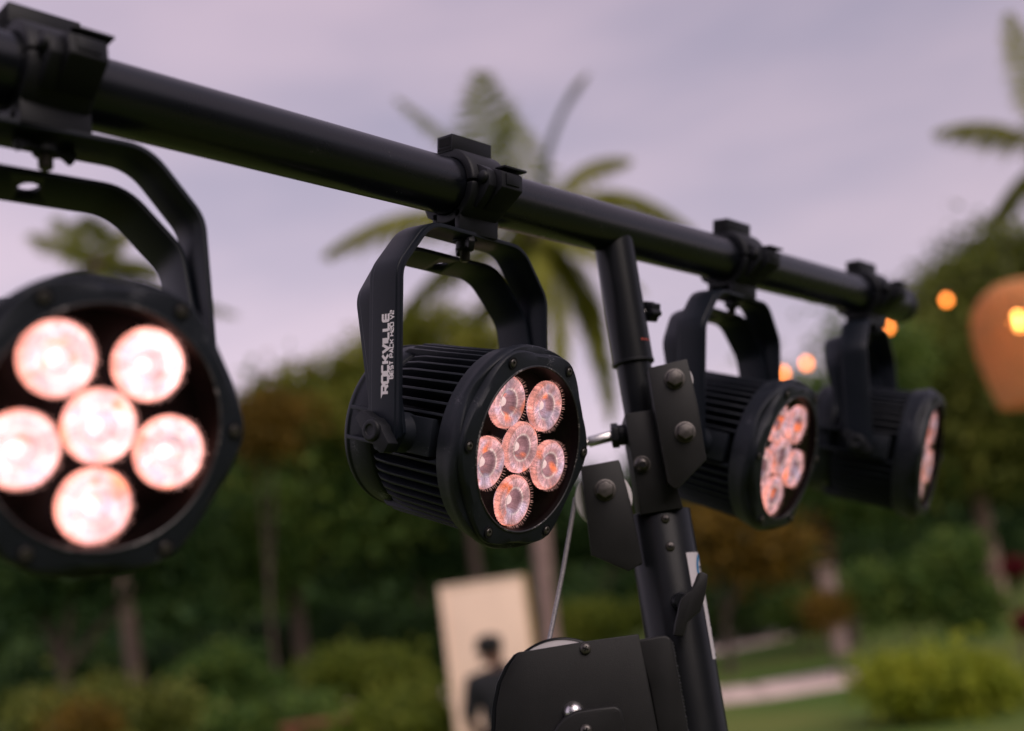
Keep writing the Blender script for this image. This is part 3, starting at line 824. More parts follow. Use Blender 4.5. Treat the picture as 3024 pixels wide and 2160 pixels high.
def stroke_text(m, text, height, stroke, track, M, wide=1.0):
    """each stroke is a mitred ribbon, a hair above the last so that none lie in one plane"""
    x = 0.0; lift = 0
    sc = height / 6.0; w = stroke / 2 / sc
    for ch in text:
        wd = 0
        for st in GL[ch]:
            P = [Vector(p) for p in st]; wd = max(wd, max(p.x for p in P))
            vs = []; closed = (P[0] - P[-1]).length < 1e-6
            for i, p in enumerate(P):
                a = P[i-1] if i > 0 else (P[-2] if closed else None)
                b = P[i+1] if i < len(P) - 1 else (P[1] if closed else None)
                d1 = (p - a).normalized() if a is not None else None
                d2 = (b - p).normalized() if b is not None else None
                if d1 is None: d1 = d2
                if d2 is None: d2 = d1
                n1 = Vector((-d1.y, d1.x)); n2 = Vector((-d2.y, d2.x)); nn = (n1 + n2)
                nn = nn / max(0.35, nn.length_squared) * 2
                for s in (1, -1):
                    q = p + nn * w * s
                    vs.append(M @ Vector(((x + q.x) * sc * wide, q.y * sc, 0.00001 * lift)))
            m.add(vs, [(2*i, 2*i+1, 2*i+3, 2*i+2) for i in range(len(P) - 1)])
            lift = (lift + 1) % 6
        x += (wd if ch != ' ' else 1.8) + track
    return x * sc

LAMPS = [  # bar position, swing about bar, swivel, body tilt, hang, glow level, words
    (0.325, -0.5, -3.7, 17.0, 0.239, 2.0, 'nearest', 'black stage lamp at the left edge, lenses glaring white'),
    (0.7250, 10.7, 6.3, 10.4, 0.228, 0.95, 'second', 'black finned stage lamp in sharp focus, white lettering on its yoke arm'),
    (1.1730, 13.0, 7.7, 11.6, 0.220, 0.98, 'third', 'black stage lamp right behind the stand post, lit lenses turned right'),
    (1.5100, 8.5, 15.5, 13.0, 0.213, 0.95, 'far', 'black stage lamp at the far bar end, seen nearly from the side')]
CLABEL = ['large blurred black pipe clamp on the bar at upper left corner',
          'sharp black pipe clamp with front latch above the lettered lamp',
          'black pipe clamp on the bar just right of the post',
          'black pipe clamp beside the rounded end of the crossbar']
for li, (sB, swing, swivel, tilt, hang, level, nm, label) in enumerate(LAMPS):
    F = Matrix.Translation(bar_pt(sB)) @ Matrix.Rotation(BYAW, 4, 'Z') @ Matrix.Rotation(rad(swing), 4, 'X')
    cl = empty('pipe_clamp', F); tag(cl, CLABEL[li], 'clamp', 'pipe clamps on the crossbar')
    for k in ('upper_jaw', 'lower_jaw', 'latch', 'rear_tab', 'stud', 'wingnut'):
        o = obj(CM[k].name.split('.')[0], CM[k], cl, Matrix.Rotation(rad((-55, 0, -25, 20)[li]), 4, 'Z') if k == 'wingnut' else None)
        if k == 'upper_jaw': obj('block_pocket', CM['pocket'], o)
        if k == 'latch': obj('latch_tab', CM['tab'], o); obj('hinge_rivet', CM['rivet'], o)
    FL = F @ Matrix.Translation((0, 0, -hang)) @ Matrix.Rotation(rad(swivel), 4, 'Z')
    lamp = empty('stage_lamp', FL); tag(lamp, label, 'stage lamp', 'stage lamps on the crossbar')
    TB = Matrix.Rotation(rad(tilt), 4, 'X')
    SY = Matrix.Diagonal((1, 1, (hang - 0.045) / 0.183, 1))
    yk = obj('hanging_yoke', ME['yoke'], lamp, SY)
    obj('rear_yoke', ME['yoke2'], lamp, Matrix.Rotation(rad(-10.5), 4, 'X') @ SY)
    hs = obj('housing', ME['housing'], lamp, TB)
    NF = 50
    for k in range(NF):
        a = 360 * (k + 0.5) / NF
        if min(abs(a - 90), abs(a - 270)) < 11: continue
        obj('fin', ME['longfin' if min(a % 180, 180 - a % 180) < 30 else 'fin'], hs, Matrix.Rotation(rad(a), 4, 'Y'))
    bz = obj('bezel', ME['bezel'], lamp, TB)
    obj('bezel_lip', ME['lip'], bz); obj('inner_wall', ME['wall'], bz)
    for k in range(6):
        t = TH0 + rad(60 * k)
        P = Matrix.Translation((0.0828 * sin(t), -0.0756, 0.0828 * cos(t)))
        obj('bezel_screw', ME['screw'], bz, P); obj('screw_well', ME['well'], bz, P)
    bd = obj('lens_board', ME['board'], lamp, TB)
    ml = mat_lens('led_lens_glow_' + nm, level, 0.38 if li == 0 else 0.0)
    mc = mat_emit('led_chip_glow_' + nm, (1.0, 0.70, 0.68), level * 0.85)
    mk = mat_emit('led_halo_glow_' + nm, (1.0, 0.44, 0.38), level * 0.42)
    lm = LENS_V.mesh('led_lens', ml, smooth=35); sk = SKIRT.mesh('lens_halo_spikes', mk, smooth=0); ch = CHIP.mesh('led_chip', mc)
    for a in (None, -36, 36, 108, 180, 252):
        rr = 0.0 if a is None else 0.047
        t = rad(a or 0)
        o = obj('led_lens', lm, lamp, TB @ Matrix.Translation((rr * sin(t), -LP, rr * cos(t))))
        obj('lens_halo_spikes', sk, o); obj('led_chip', ch, o)
    obj('front_glass', ME['glass'], lamp, TB)
    for s in (-1, 1):
        obj('wing_knob', ME['wing'], lamp, Matrix.Translation((s * 0.1070, 0, 0)) @ Matrix.Rotation(s * pi / 2, 4, 'Z') @ Matrix.Rotation(rad(-42 * s), 4, 'Y'))
    if li == 1:
        # print on the outer face of the left yoke arm, reading upwards
        m = MB()
        X = -0.1035 - 0.0029 - 0.0002
        # text axes: along = +Z, text-up = towards the back (+Y)
        def TM(z0, y0):
            M = Matrix.Identity(4)
            M.col[0] = (0, 0, 1, 0); M.col[1] = (0, 1, 0, 0); M.col[2] = (-1, 0, 0, 0); M.col[3] = (X, y0, z0, 1)
            return M
        stroke_text(m, 'ROCKVILLE', 0.0068, 0.0023, 1.75, TM(0.0320, -0.0058), 1.10)
        m.add([TM(0.0320, -0.0058) @ Vector(p) for p in ((-0.0010, 0.00585, 0.0001), (-0.0010, 0.00775, 0.0001), (-0.0048, 0.00775, 0.0001))], [(0, 1, 2)])
        stroke_text(m, 'BEST PACK H2O V2', 0.0038, 0.00110, 1.75, TM(0.0435, -0.0114), 0.94)
        m.build('lettering', M_TEXT, yk, normals=False, smooth=0)

# ------------------------------------------------------------------ vegetation
def mat_leaf(name, stops, rough=0.55, spec=0.2, trans=0.4):
    """leaf colour runs along the mesh's own per-leaf tint"""
    m, N, K = new_mat(name)
    b = N['Principled BSDF']; b.inputs['Roughness'].default_value = rough; b.inputs['Specular IOR Level'].default_value = spec
    at_ = N.new('ShaderNodeAttribute'); at_.attribute_name = 'tint'
    cr = N.new('ShaderNodeValToRGB'); e = cr.color_ramp.elements
    e[0].position = 0; e[0].color = stops[0] + (1,); e[1].position = 1; e[1].color = stops[-1] + (1,)
    for i, c in enumerate(stops[1:-1]):
        q = e.new((i + 1) / (len(stops) - 1)); q.color = c + (1,)
    K(at_.outputs['Fac'], cr.inputs['Fac'])
    K(cr.outputs['Color'], b.inputs['Base Color'])
    tl = N.new('ShaderNodeBsdfTranslucent'); K(cr.outputs['Color'], tl.inputs['Color'])
    mx = N.new('ShaderNodeMixShader'); mx.inputs[0].default_value = trans
    out = [n for n in N if n.type == 'OUTPUT_MATERIAL'][0]
    K(b.outputs[0], mx.inputs[1]); K(tl.outputs[0], mx.inputs[2]); K(mx.outputs[0], out.inputs['Surface'])
    return m
LF_DARK = mat_leaf('leaf_dark', [(0.018, 0.048, 0.017), (0.050, 0.104, 0.031), (0.108, 0.176, 0.044)])
LF_MID = mat_leaf('leaf_mid', [(0.040, 0.092, 0.022), (0.105, 0.182, 0.038), (0.205, 0.275, 0.052)])
LF_OLIVE = mat_leaf('leaf_olive', [(0.075, 0.105, 0.022), (0.162, 0.190, 0.036), (0.265, 0.275, 0.054)])
LF_LIME = mat_leaf('leaf_lime', [(0.18, 0.24, 0.026), (0.33, 0.385, 0.036), (0.48, 0.50, 0.05)], trans=0.5)
LF_FRESH = mat_leaf('leaf_fresh', [(0.07, 0.11, 0.02), (0.17, 0.22, 0.03), (0.29, 0.32, 0.045)], trans=0.5)
LF_GOLD = mat_leaf('leaf_golden', [(0.075, 0.060, 0.014), (0.19, 0.120, 0.018), (0.30, 0.175, 0.020)])
LF_RED = mat_leaf('leaf_crimson', [(0.07, 0.008, 0.012), (0.16, 0.012, 0.018), (0.24, 0.02, 0.03)])
LF_FROND = mat_leaf('frond_green', [(0.105, 0.140, 0.022), (0.24, 0.260, 0.038), (0.37, 0.36, 0.060)], trans=0.5)
LF_SPEAR = mat_leaf('spear_leaf', [(0.12, 0.15, 0.13), (0.17, 0.20, 0.17), (0.20, 0.19, 0.06)])
M_BARK = mat_plain('bark_brown', (0.075, 0.055, 0.046), 0.85, 0.15, var=0.35, nscale=6, bump=0.5, bscale=30)
M_PALMBARK = mat_plain('palm_bark', (0.235, 0.165, 0.145), 0.85, 0.15, var=0.30, nscale=5, bump=0.5, bscale=26)
M_PINKBARK = mat_plain('pale_bark', (0.30, 0.20, 0.165), 0.85, 0.15, var=0.3, nscale=5, bump=0.5, bscale=26)

rng = np.random.default_rng(11)
def leaf_mesh(name, mat, blobs, size, per_clump=34, clump_r=0.42, up=0.3):
    """blobs: (centre, (rx, ry, rz), number of clumps). Diamond leaves folded along the midrib."""
    C = []; T = []; S = []
    for c, r, n in blobs:
        d = rng.normal(size=(n, 3)); d /= np.linalg.norm(d, axis=1)[:, None]
        rad_ = rng.uniform(0.25, 1.0, n) ** 0.45
        cc = np.array(c)[None] + d * rad_[:, None] * np.array(r)[None]
        base = np.clip(rng.normal(0.48, 0.24, n), 0, 1)
        k = rng.poisson(per_clump, n) + 3
        idx = np.repeat(np.arange(n), k)
        p = cc[idx] + rng.normal(size=(len(idx), 3)) * clump_r * rng.uniform(0.6, 1.3, n)[idx][:, None] * np.array([1, 1, 0.7])
        C.append(p); T.append(np.clip(base[idx] + rng.normal(0, 0.12, len(idx)), 0, 1)); S.append(size * rng.uniform(0.6, 1.35, len(idx)))
    C = np.concatenate(C); T = np.concatenate(T); S = np.concatenate(S); n = len(C)
    u = rng.normal(size=(n, 3)); u[:, 2] -= 0.35; u /= np.linalg.norm(u, axis=1)[:, None]
    w = rng.normal(size=(n, 3)); w[:, 2] += up; v = np.cross(u, w); v /= np.linalg.norm(v, axis=1)[:, None]
    nn = np.cross(v, u)
    a = C - u * S[:, None] * 0.5; b = C + u * S[:, None] * 0.5
    l = C + v * S[:, None] * 0.24 + nn * S[:, None] * 0.07 - u * S[:, None] * 0.06
    r = C - v * S[:, None] * 0.24 + nn * S[:, None] * 0.07 - u * S[:, None] * 0.06
    V = np.stack([a, l, b, r], 1).reshape(-1, 3)
    me = bpy.data.meshes.new(name)
    me.vertices.add(4 * n); me.vertices.foreach_set('co', V.ravel())
    me.loops.add(6 * n); me.polygons.add(2 * n)
    o = np.arange(n)[:, None] * 4
    me.loops.foreach_set('vertex_index', (o + np.array([0, 2, 1, 0, 3, 2])[None]).ravel().astype(np.int32))
    me.polygons.foreach_set('loop_start', np.arange(0, 6 * n, 3, dtype=np.int32))
    me.polygons.foreach_set('loop_total', np.full(2 * n, 3, dtype=np.int32))
    me.update(calc_edges=True)
    at_ = me.attributes.new('tint', 'FLOAT', 'POINT'); at_.data.foreach_set('value', np.repeat(T, 4).astype(np.float32))
    me.materials.append(mat)
    return me

def lumps(B, k):
    """break each rounded mass into a few uneven ones"""
    out = []
    for c, R, n in B:
        for i in range(k):
            d = Vector((random.gauss(0, 1), random.gauss(0, 1), random.gauss(0, 1))).normalized() * random.uniform(0.25, 0.62)
            f = random.uniform(0.40, 0.66)
            out.append(((c[0] + d.x * R[0], c[1] + d.y * R[1], c[2] + d.z * R[2]), (R[0] * f, R[1] * f, R[2] * f * random.uniform(0.8, 1.25)), max(8, int(n / k * random.uniform(0.8, 1.2)))))
    return out
def pxr(r, Y): return r / FPX * Y * 1.02
def tree(name, label, group, Y, base_px, blobs, mat, size, bark=M_BARK, trunk_r=0.16, dens=1.0, category='tree', forks=0):
    """blobs in photograph pixels (x, y, rx, ry) at distance Y"""
    bp = at(base_px, 1900, Y); gz = ground_z(bp.x, Y)
    root = empty(name, Matrix.Translation((bp.x, Y, gz))); tag(root, label, category, group)
    B = []
    for i, (x, y, rx, ry) in enumerate(blobs):
        c = at(x, y, Y) - Vector((bp.x, Y, gz)); c.y = random.uniform(-0.5, 0.5) * pxr(rx, Y)
        R = (pxr(rx, Y), pxr(min(rx, ry), Y) * 0.9, pxr(ry, Y))
        n = int(dens * 13 * (R[0] * R[1] + R[1] * R[2] + R[0] * R[2]))
        B.append((tuple(c), R, max(12, min(n, 420))))
    obj('crown', leaf_mesh('crown', mat, lumps(B, 5), size), root)
    top = Vector(B[0][0])
    fork = Vector((top.x * 0.15, 0, max(0.8, top.z * 0.45)))
    m = MB(); m.tube([(0, 0, -0.1), fork * 0.35 + Vector((0.04, 0, 0)), fork * 0.7, fork], [trunk_r * 1.25, trunk_r, trunk_r * 0.9, trunk_r * 0.8], 12)
    m.build('trunk', bark, root)
    for c, R, n in B[:6]:
        e = Vector(c); mid = fork.lerp(e, 0.5) + Vector((random.uniform(-.2, .2), random.uniform(-.2, .2), 0.25))
        m = MB(); m.tube([fork - Vector((0, 0, 0.1)), mid, e], [trunk_r * 0.6, trunk_r * 0.4, trunk_r * 0.15], 8)
        m.build('limb', bark, root)
    return root
def shrub(name, label, group, Y, blobs, mat, size, category='shrub', dens=1.0, stems=5, clump_r=0.16, per=30):
    xs_ = [b[0] for b in blobs]; bx = sum(xs_) / len(xs_)
    bp = at(bx, 1950, Y); gz = ground_z(bp.x, Y)
    root = empty(name, Matrix.Translation((bp.x, Y, gz))); tag(root, label, category, group)
    B = []
    for x, y, rx, ry in blobs:
        c = at(x, y, Y) - Vector((bp.x, Y, gz)); c.y = random.uniform(-0.3, 0.3) * pxr(rx, Y)
        R = (pxr(rx, Y), pxr(rx, Y) * 0.8, pxr(ry, Y))
        n = int(dens * 70 * (R[0] * R[1] + R[1] * R[2] + R[0] * R[2]))
        B.append((tuple(c), R, max(14, min(n, 240))))
    obj('foliage', leaf_mesh('foliage', mat, lumps(B, 7), size, per_clump=per, clump_r=clump_r, up=1.0), root)
    for k in range(stems):
        e = Vector(B[k % len(B)][0]) + Vector((random.uniform(-.1, .1), random.uniform(-.1, .1), 0.05))
        m = MB(); m.tube([(random.uniform(-.08, .08) + e.x * 0.35, e.y * 0.3, -0.05), e * 0.55 + Vector((0, 0, 0.05)), e], [0.02, 0.015, 0.008], 6)
        m.build('stem', M_BARK, root)
    return root

random.seed(21)
GT = 'broadleaf trees behind the stand'
tree('broadleaf_tree', 'spreading green tree between the two nearest lamps, twin trunk', GT, 30, 885,
     [(830, 1290, 160, 150), (640, 1420, 170, 170), (960, 1340, 190, 220), (1030, 1510, 200, 210), (760, 1600, 260, 180)], LF_MID, 0.30, trunk_r=0.22)
tree('broadleaf_tree', 'dark tree low behind the glaring left lamp', GT, 26, 190,
     [(140, 1660, 250, 200), (360, 1500, 230, 230), (-60, 1520, 220, 240), (520, 1620, 200, 180)], LF_DARK, 0.28)
tree('broadleaf_tree', 'dark green tree right behind the lettered lamp', GT, 36, 1260,
     [(1210, 1330, 230, 220), (1420, 1450, 230, 230), (1250, 1600, 290, 150)], LF_DARK, 0.32)
tree('broadleaf_tree', 'light olive tree top seen through the lettered lamp yoke', GT, 29, 1440,
     [(1270, 985, 210, 90), (990, 1130, 170, 110), (1100, 1050, 160, 100), (1150, 1190, 210, 110), (1400, 1060, 130, 90), (880, 1180, 110, 90)], LF_FROND, 0.28)
tree('broadleaf_tree', 'dark tree behind the stand post and its brackets', GT, 39, 1790,
     [(1740, 1560, 220, 170), (1930, 1500, 200, 200), (2080, 1420, 190, 200)], LF_DARK, 0.34)
tree('broadleaf_tree', 'green tree with thin brown trunk behind the two farthest lamps', GT, 27, 2520,
     [(2290, 1300, 170, 200), (2420, 1180, 150, 170), (2590, 1060, 130, 170), (2500, 1400, 210, 150)], LF_MID, 0.27, trunk_r=0.15)
tree('broadleaf_tree', 'tall domed tree filling the upper right behind the hanging lantern', GT, 32, 2975,
     [(2860, 850, 220, 190), (3060, 760, 260, 200), (2730, 1010, 210, 200), (2960, 1180, 280, 260), (2760, 1330, 230, 200)], LF_OLIVE, 0.30, bark=M_PINKBARK, trunk_r=0.24)
tree('yellowing_tree', 'small tree with golden leaves beside the left lamp rim', None, 25, 800,
     [(795, 1225, 55, 48), (770, 1275, 45, 36)], LF_GOLD, 0.20, trunk_r=0.06)
tree('golden_tree', 'low tree with orange brown leaves under the third lamp', None, 24, 2140,
     [(2180, 1610, 130, 75), (2090, 1560, 90, 60), (2260, 1640, 80, 60)], LF_GOLD, 0.22, trunk_r=0.07)

# the wood far behind, one mass
Yf = 62
blobs = []
for x, y in ((-2600, 1640), (-2300, 1600), (-2000, 1540), (-1700, 1530), (-1400, 1500), (-1100, 1480), (-800, 1450), (-520, 1440), (-250, 1420), (0, 1390), (250, 1370), (500, 1370), (720, 1370), (950, 1380), (1200, 1430), (1450, 1480), (1700, 1500), (1900, 1480), (2100, 1380), (2300, 1300), (2500, 1180), (2700, 1060), (2900, 980), (3100, 940), (3300, 930), (3600, 940), (3900, 930), (4200, 940), (4500, 930), (4800, 900)):
    h = 1925 - 0.14 * (x - 1512) + 60
    c = at(x, (y + h) / 2, Yf)
    blobs.append((tuple(c), (pxr(210, Yf), 3.0, pxr((h - y) / 2, Yf)), 300))
fw = obj('far_wood', leaf_mesh('far_wood', LF_DARK, blobs, 0.75, per_clump=30, clump_r=0.9))
tag(fw, 'dark band of woodland closing off the garden behind the trees', 'woodland', kind='stuff')

blobs = []  # unseen trees added behind the camera to keep the rig's front faces dark
for x, y, r in ((-6.5, -10, 3.8), (-1, -10.5, 3.8), (4.5, -9.5, 3.8), (9.2, -7.0, 3.4), (12.5, -3, 3.4)):
    blobs.append(((x, y, 2.9), (r, r * 0.8, 2.7), 380))
nw = obj('unseen_shade_wood', leaf_mesh('unseen_shade_wood', LF_DARK, blobs, 0.85, per_clump=16, clump_r=0.6))
tag(nw, 'unseen dark trees added behind the viewer to darken the front of the rig', 'woodland', kind='stuff')

GH = 'dark hedge shrubs at the back of the garden'
hl = ['dark hedge shrub at the far left below the glaring lamp', 'dark hedge shrub beside the left palm trunk', 'dark hedge shrub under the twin trunk tree',
      'dark hedge shrub left of the cream panel', 'dark hedge shrub behind the cream panel', 'dark hedge shrub behind the winch cable',
      'dark hedge shrub right of the stand post under the orange brown tree', 'dark hedge shrub behind the pale stone post', 'dark hedge shrub behind the right flower bed']
for i, x in enumerate((60, 330, 640, 930, 1230, 1640, 2180, 2480, 2850)):
    h = 1925 - 0.14 * (x - 1512)
    shrub('hedge_shrub', hl[i], GH, 33, [(x - 80, h - 70, 150, 110), (x + 80, h - 90, 150, 120), (x, h - 20, 170, 70)], LF_DARK, 0.24, dens=0.22, clump_r=0.34)

GS = 'garden shrubs around the lawn'
shrub('garden_shrub', 'big yellow-green bush on the lawn at lower right', GS, 14.5, [(2650, 2030, 100, 60), (2780, 2005, 120, 75), (2900, 2025, 95, 65), (2740, 2060, 150, 40), (2860, 2070, 110, 36)], LF_LIME, 0.15)
shrub('garden_shrub', 'green leafy shrub group above the yellow-green bush', GS, 20, [(2600, 1745, 110, 95), (2760, 1720, 120, 115), (2822, 1645, 50, 70), (2880, 1770, 90, 80)], LF_MID, 0.17)
shrub('garden_shrub', 'low green shrub ending the far path', GS, 26, [(2340, 1805, 90, 45), (2440, 1790, 80, 50)], LF_MID, 0.18)
shrub('garden_shrub', 'lime green shrub left of the cream panel', GS, 18, [(990, 1995, 110, 62), (1110, 1980, 100, 66), (1200, 2020, 60, 50)], LF_FRESH, 0.15)
shrub('garden_shrub', 'olive shrub in the bottom left corner', GS, 14, [(120, 2120, 130, 60), (300, 2100, 130, 66), (450, 2130, 90, 50)], LF_OLIVE, 0.14)
shrub('garden_shrub', 'mixed green shrub right of the left palm trunk', GS, 20, [(600, 2030, 110, 90), (730, 2060, 120, 90), (690, 1960, 80, 50)], LF_MID, 0.16)
shrub('garden_shrub', 'bright green low hedge behind the winch cable', GS, 25, [(1690, 1835, 120, 48), (1830, 1825, 130, 50)], LF_FRESH, 0.17)
shrub('garden_shrub', 'bright green ground plant at the foot of the cream panel', GS, 13, [(1130, 2150, 120, 52), (1240, 2130, 60, 50)], LF_FRESH, 0.13)
shrub('garden_shrub', 'dark green shrub at the lower centre left beside reddish timber', GS, 16, [(860, 2140, 130, 60), (680, 2150, 110, 50)], LF_MID, 0.15)
shrub('red_flowering_plant', 'tall plant with crimson flower head at the right edge', None, 17, [(3000, 1672, 26, 22), (3030, 1840, 26, 34)], LF_RED, 0.07, category='plant', stems=2, clump_r=0.06, per=22)
shrub('orange_flower', 'small orange flower clump below the pale stone post', None, 20, [(2446, 1805, 32, 36)], LF_GOLD, 0.10, category='flower', stems=1, dens=1.5)
shrub('yellow_flower', 'small yellow flower clump in the bottom left corner', None, 12, [(250, 2152, 42, 24)], LF_GOLD, 0.08, category='flower', stems=2, dens=1.5)

# ---- palms
def bez(P, t):
    a, b, c = P
    return a * (1-t)**2 + b * 2*t*(1-t) + c * t*t
def palm(name, label, Y, trunk_px, fronds, spears=(), trunk_r=0.12, leaf=0.62, mat=LF_FROND):
    """trunk_px: pixels from base to crown; fronds: (control px, tip px, depth offset, leaflet scale)"""
    base = at(trunk_px[0][0], trunk_px[0][1], Y); gz = ground_z(base.x, Y)
    root = empty(name, Matrix.Translation((base.x, Y, gz))); tag(root, label, 'palm tree', 'palms in the garden')
    O = Vector((base.x, Y, gz))
    tp = [Vector((0, 0, -0.1))] + [at(x, y, Y) - O for x, y in trunk_px[1:]]
    tp = smooth_pts(tp, 6)
    m = MB(); n = len(tp)
    m.tube(tp, [trunk_r * (1.25 - 0.45 * i / n) * (1 + 0.05 * (i % 2)) for i in range(n)], 14)
    m.build('trunk', M_PALMBARK, root)
    crown = tp[-1]
    m = MB(); m.lathe([(0.02, -0.35), (trunk_r * 1.1, -0.2), (trunk_r * 1.35, 0.0), (trunk_r, 0.25), (0.03, 0.5)], 14, Matrix.Translation(crown) @ Matrix.Rotation(-pi / 2, 4, 'X'))
    m.build('crown_shaft', M_BARK, root)
    for fi, (cpx, tpx, dy, ls) in enumerate(fronds):
        c = at(cpx[0], cpx[1], Y + dy * 0.6) - O; t_ = at(tpx[0], tpx[1], Y + dy) - O
        P = (crown, c, t_)
        N_ = 78; V = []; F = []; T = []
        # rachis
        mb = MB(); mb.tube([bez(P, k / 16) for k in range(17)], [0.028 * (1 - 0.85 * k / 16) + 0.003 for k in range(17)], 6)
        fr = mb.build('frond', LF_FROND, root)
        tcol = random.uniform(0.25, 0.8)
        for k in range(3, N_):
            u = k / N_
            p = bez(P, u); d = (bez(P, min(1, u + 0.02)) - bez(P, u - 0.02)).normalized()
            side = d.cross(Vector((0, 0, 1)))
            if side.length < 0.2: side = d.cross(Vector((0, 1, 0)))
            side.normalize()
            ln = 1.5 * leaf * ls * (sin(pi * min(1, 0.12 + u * 0.86)) ** 0.7) * random.uniform(0.85, 1.1)
            for s in (-1, 1):
                dr = (side * s * (0.9 - 0.35 * u) + d * (0.45 + 0.5 * u) + Vector((0, 0, -0.35 - random.uniform(0, 0.55)))).normalized()
                wd = (d - dr * d.dot(dr)).normalized() * 0.036 * max(0.6, ls)
                b = len(V)
                q1 = p + dr * ln * 0.5; q2 = p + dr * ln + Vector((0, 0, -0.10 * ln))
                V += [p - wd * 0.5, p + wd * 0.5, q1 + wd, q1 - wd, q2]
                F += [(b, b+1, b+2, b+3), (b+3, b+2, b+4)]
                T += [min(1, max(0, tcol + random.gauss(0, 0.1)))] * 5
        me = bpy.data.meshes.new('leaflets'); me.from_pydata([tuple(v) for v in V], [], F)
        a_ = me.attributes.new('tint', 'FLOAT', 'POINT'); a_.data.foreach_set('value', T)
        me.materials.append(mat); obj('leaflets', me, fr)
    for cpx, tpx, dy in spears:                       # unopened leaf
        P = (crown, at(cpx[0], cpx[1], Y + dy) - O, at(tpx[0], tpx[1], Y + dy) - O)
        mb = MB(); mb.tube([bez(P, k / 14) for k in range(15)], [0.10, 0.11, 0.11, 0.10, 0.095, 0.09, 0.08, 0.075, 0.07, 0.065, 0.065, 0.075, 0.085, 0.07, 0.01], 10)
        o = mb.build('spear_leaf', LF_SPEAR, root)
        a_ = o.data.attributes.new('tint', 'FLOAT', 'POINT')
        nv = len(o.data.vertices); a_.data.foreach_set('value', [0.2 + 0.8 * max(0, (i // 10 - 10) / 4) if i // 10 < 15 else 1.0 for i in range(nv)])
    return root
random.seed(4)
palm('palm_tree', 'tall palm with wide fronds rising behind the crossbar clamp', 22, [(1632, 1960), (1605, 1700), (1590, 1300), (1588, 1000), (1588, 700)],
     [((1400, 430), (1170, 290), 0.6, 0.60), ((1430, 500), (1420, 215), -0.6, 0.95), ((1660, 440), (1860, 470), 1.2, 0.75),
      ((1760, 440), (2050, 680), 0.3, 0.95), ((1240, 520), (955, 750), -0.6, 0.95), ((1300, 700), (1150, 980), 0.4, 0.9),
      ((1740, 740), (1770, 1060), 0.8, 0.85), ((1650, 850), (1660, 1160), -0.6, 0.6), ((1800, 950), (1800, 1250), 1.4, 0.6), ((1560, 480), (1500, 320), 1.4, 0.8), ((1480, 760), (1400, 960), 1.2, 0.8), ((1680, 640), (1900, 860), -1.0, 0.8), ((1560, 800), (1540, 1010), -1.2, 0.8)],
     spears=[((1590, 380), (1740, 215), 0.2)], trunk_r=0.155, leaf=0.72)
palm('palm_tree', 'small far palm peeking over the glaring left lamp', 30, [(425, 2110), (395, 1950), (365, 1700), (320, 1200), (285, 790)],
     [((190, 700), (95, 690), 0, 0.8), ((230, 680), (170, 640), 0.8, 0.7), ((290, 690), (260, 640), -0.5, 0.8), ((340, 690), (380, 660), 0.5, 0.8), ((370, 740), (470, 790), 0.3, 0.9), ((200, 800), (120, 900), 0.5, 0.9), ((360, 830), (450, 960), -0.5, 0.9), ((500, 860), (700, 930), 1.5, 0.6)],
     trunk_r=0.175, leaf=0.75)
palm('palm_tree', 'palm reaching into the picture from the upper right edge', 19, [(3290, 1700), (3230, 1300), (3170, 850), (3130, 470)],
     [((2960, 310), (2760, 390), 0.2, 0.72), ((3040, 260), (2975, 40), -0.3, 0.55), ((3160, 250), (3240, 60), 0.4, 0.9), ((3290, 380), (3430, 500), 0.4, 0.9), ((3010, 480), (2930, 640), 0.6, 0.85), ((3150, 620), (3190, 830), -0.5, 0.9)],
     trunk_r=0.14, leaf=0.62)

# ------------------------------------------------------------------ garden things
M_CREAM = mat_plain('cream_paint', (0.90, 0.68, 0.52), 0.6, 0.3, var=0.06, nscale=3)
M_EDGE = mat_plain('ochre_edge', (0.42, 0.26, 0.10), 0.6, 0.3, var=0.1, nscale=5)
Yp = 12.5
tl, tr = at(1296, 1737, Yp), at(1552, 1694, Yp)
gzp = ground_z(0, Yp)
root = empty('display_panel', Matrix.Translation(((tl.x + tr.x) / 2, Yp, gzp)))
tag(root, 'tall cream display panel standing on the lawn behind the winch', 'panel')
w2 = (tr.x - tl.x) / 2; ht = (tl.z + tr.z) / 2 - gzp
m = MB(); m.box(-w2 + 0.04, w2 - 0.04, 0.0, 0.06, 0.03, ht - 0.04); m.build('board', M_CREAM, root, bevel=0.004)
for a_ in ((-w2, -w2 + 0.039, 0.0, ht), (w2 - 0.039, w2, 0.0, ht), (-w2 + 0.040, w2 - 0.040, ht - 0.039, ht)):
    m = MB(); m.box(a_[0], a_[1], -0.012, 0.075, a_[2], a_[3]); m.build('frame_rail', M_CREAM if a_[0] < 0 else M_EDGE, root, bevel=0.004)
for s in (-1, 1):
    m = MB(); m.box(s * (w2 - 0.15) - 0.03, s * (w2 - 0.15) + 0.03, -0.25, 0.35, 0.0, 0.028); m.build('foot', M_EDGE, root, bevel=0.004)

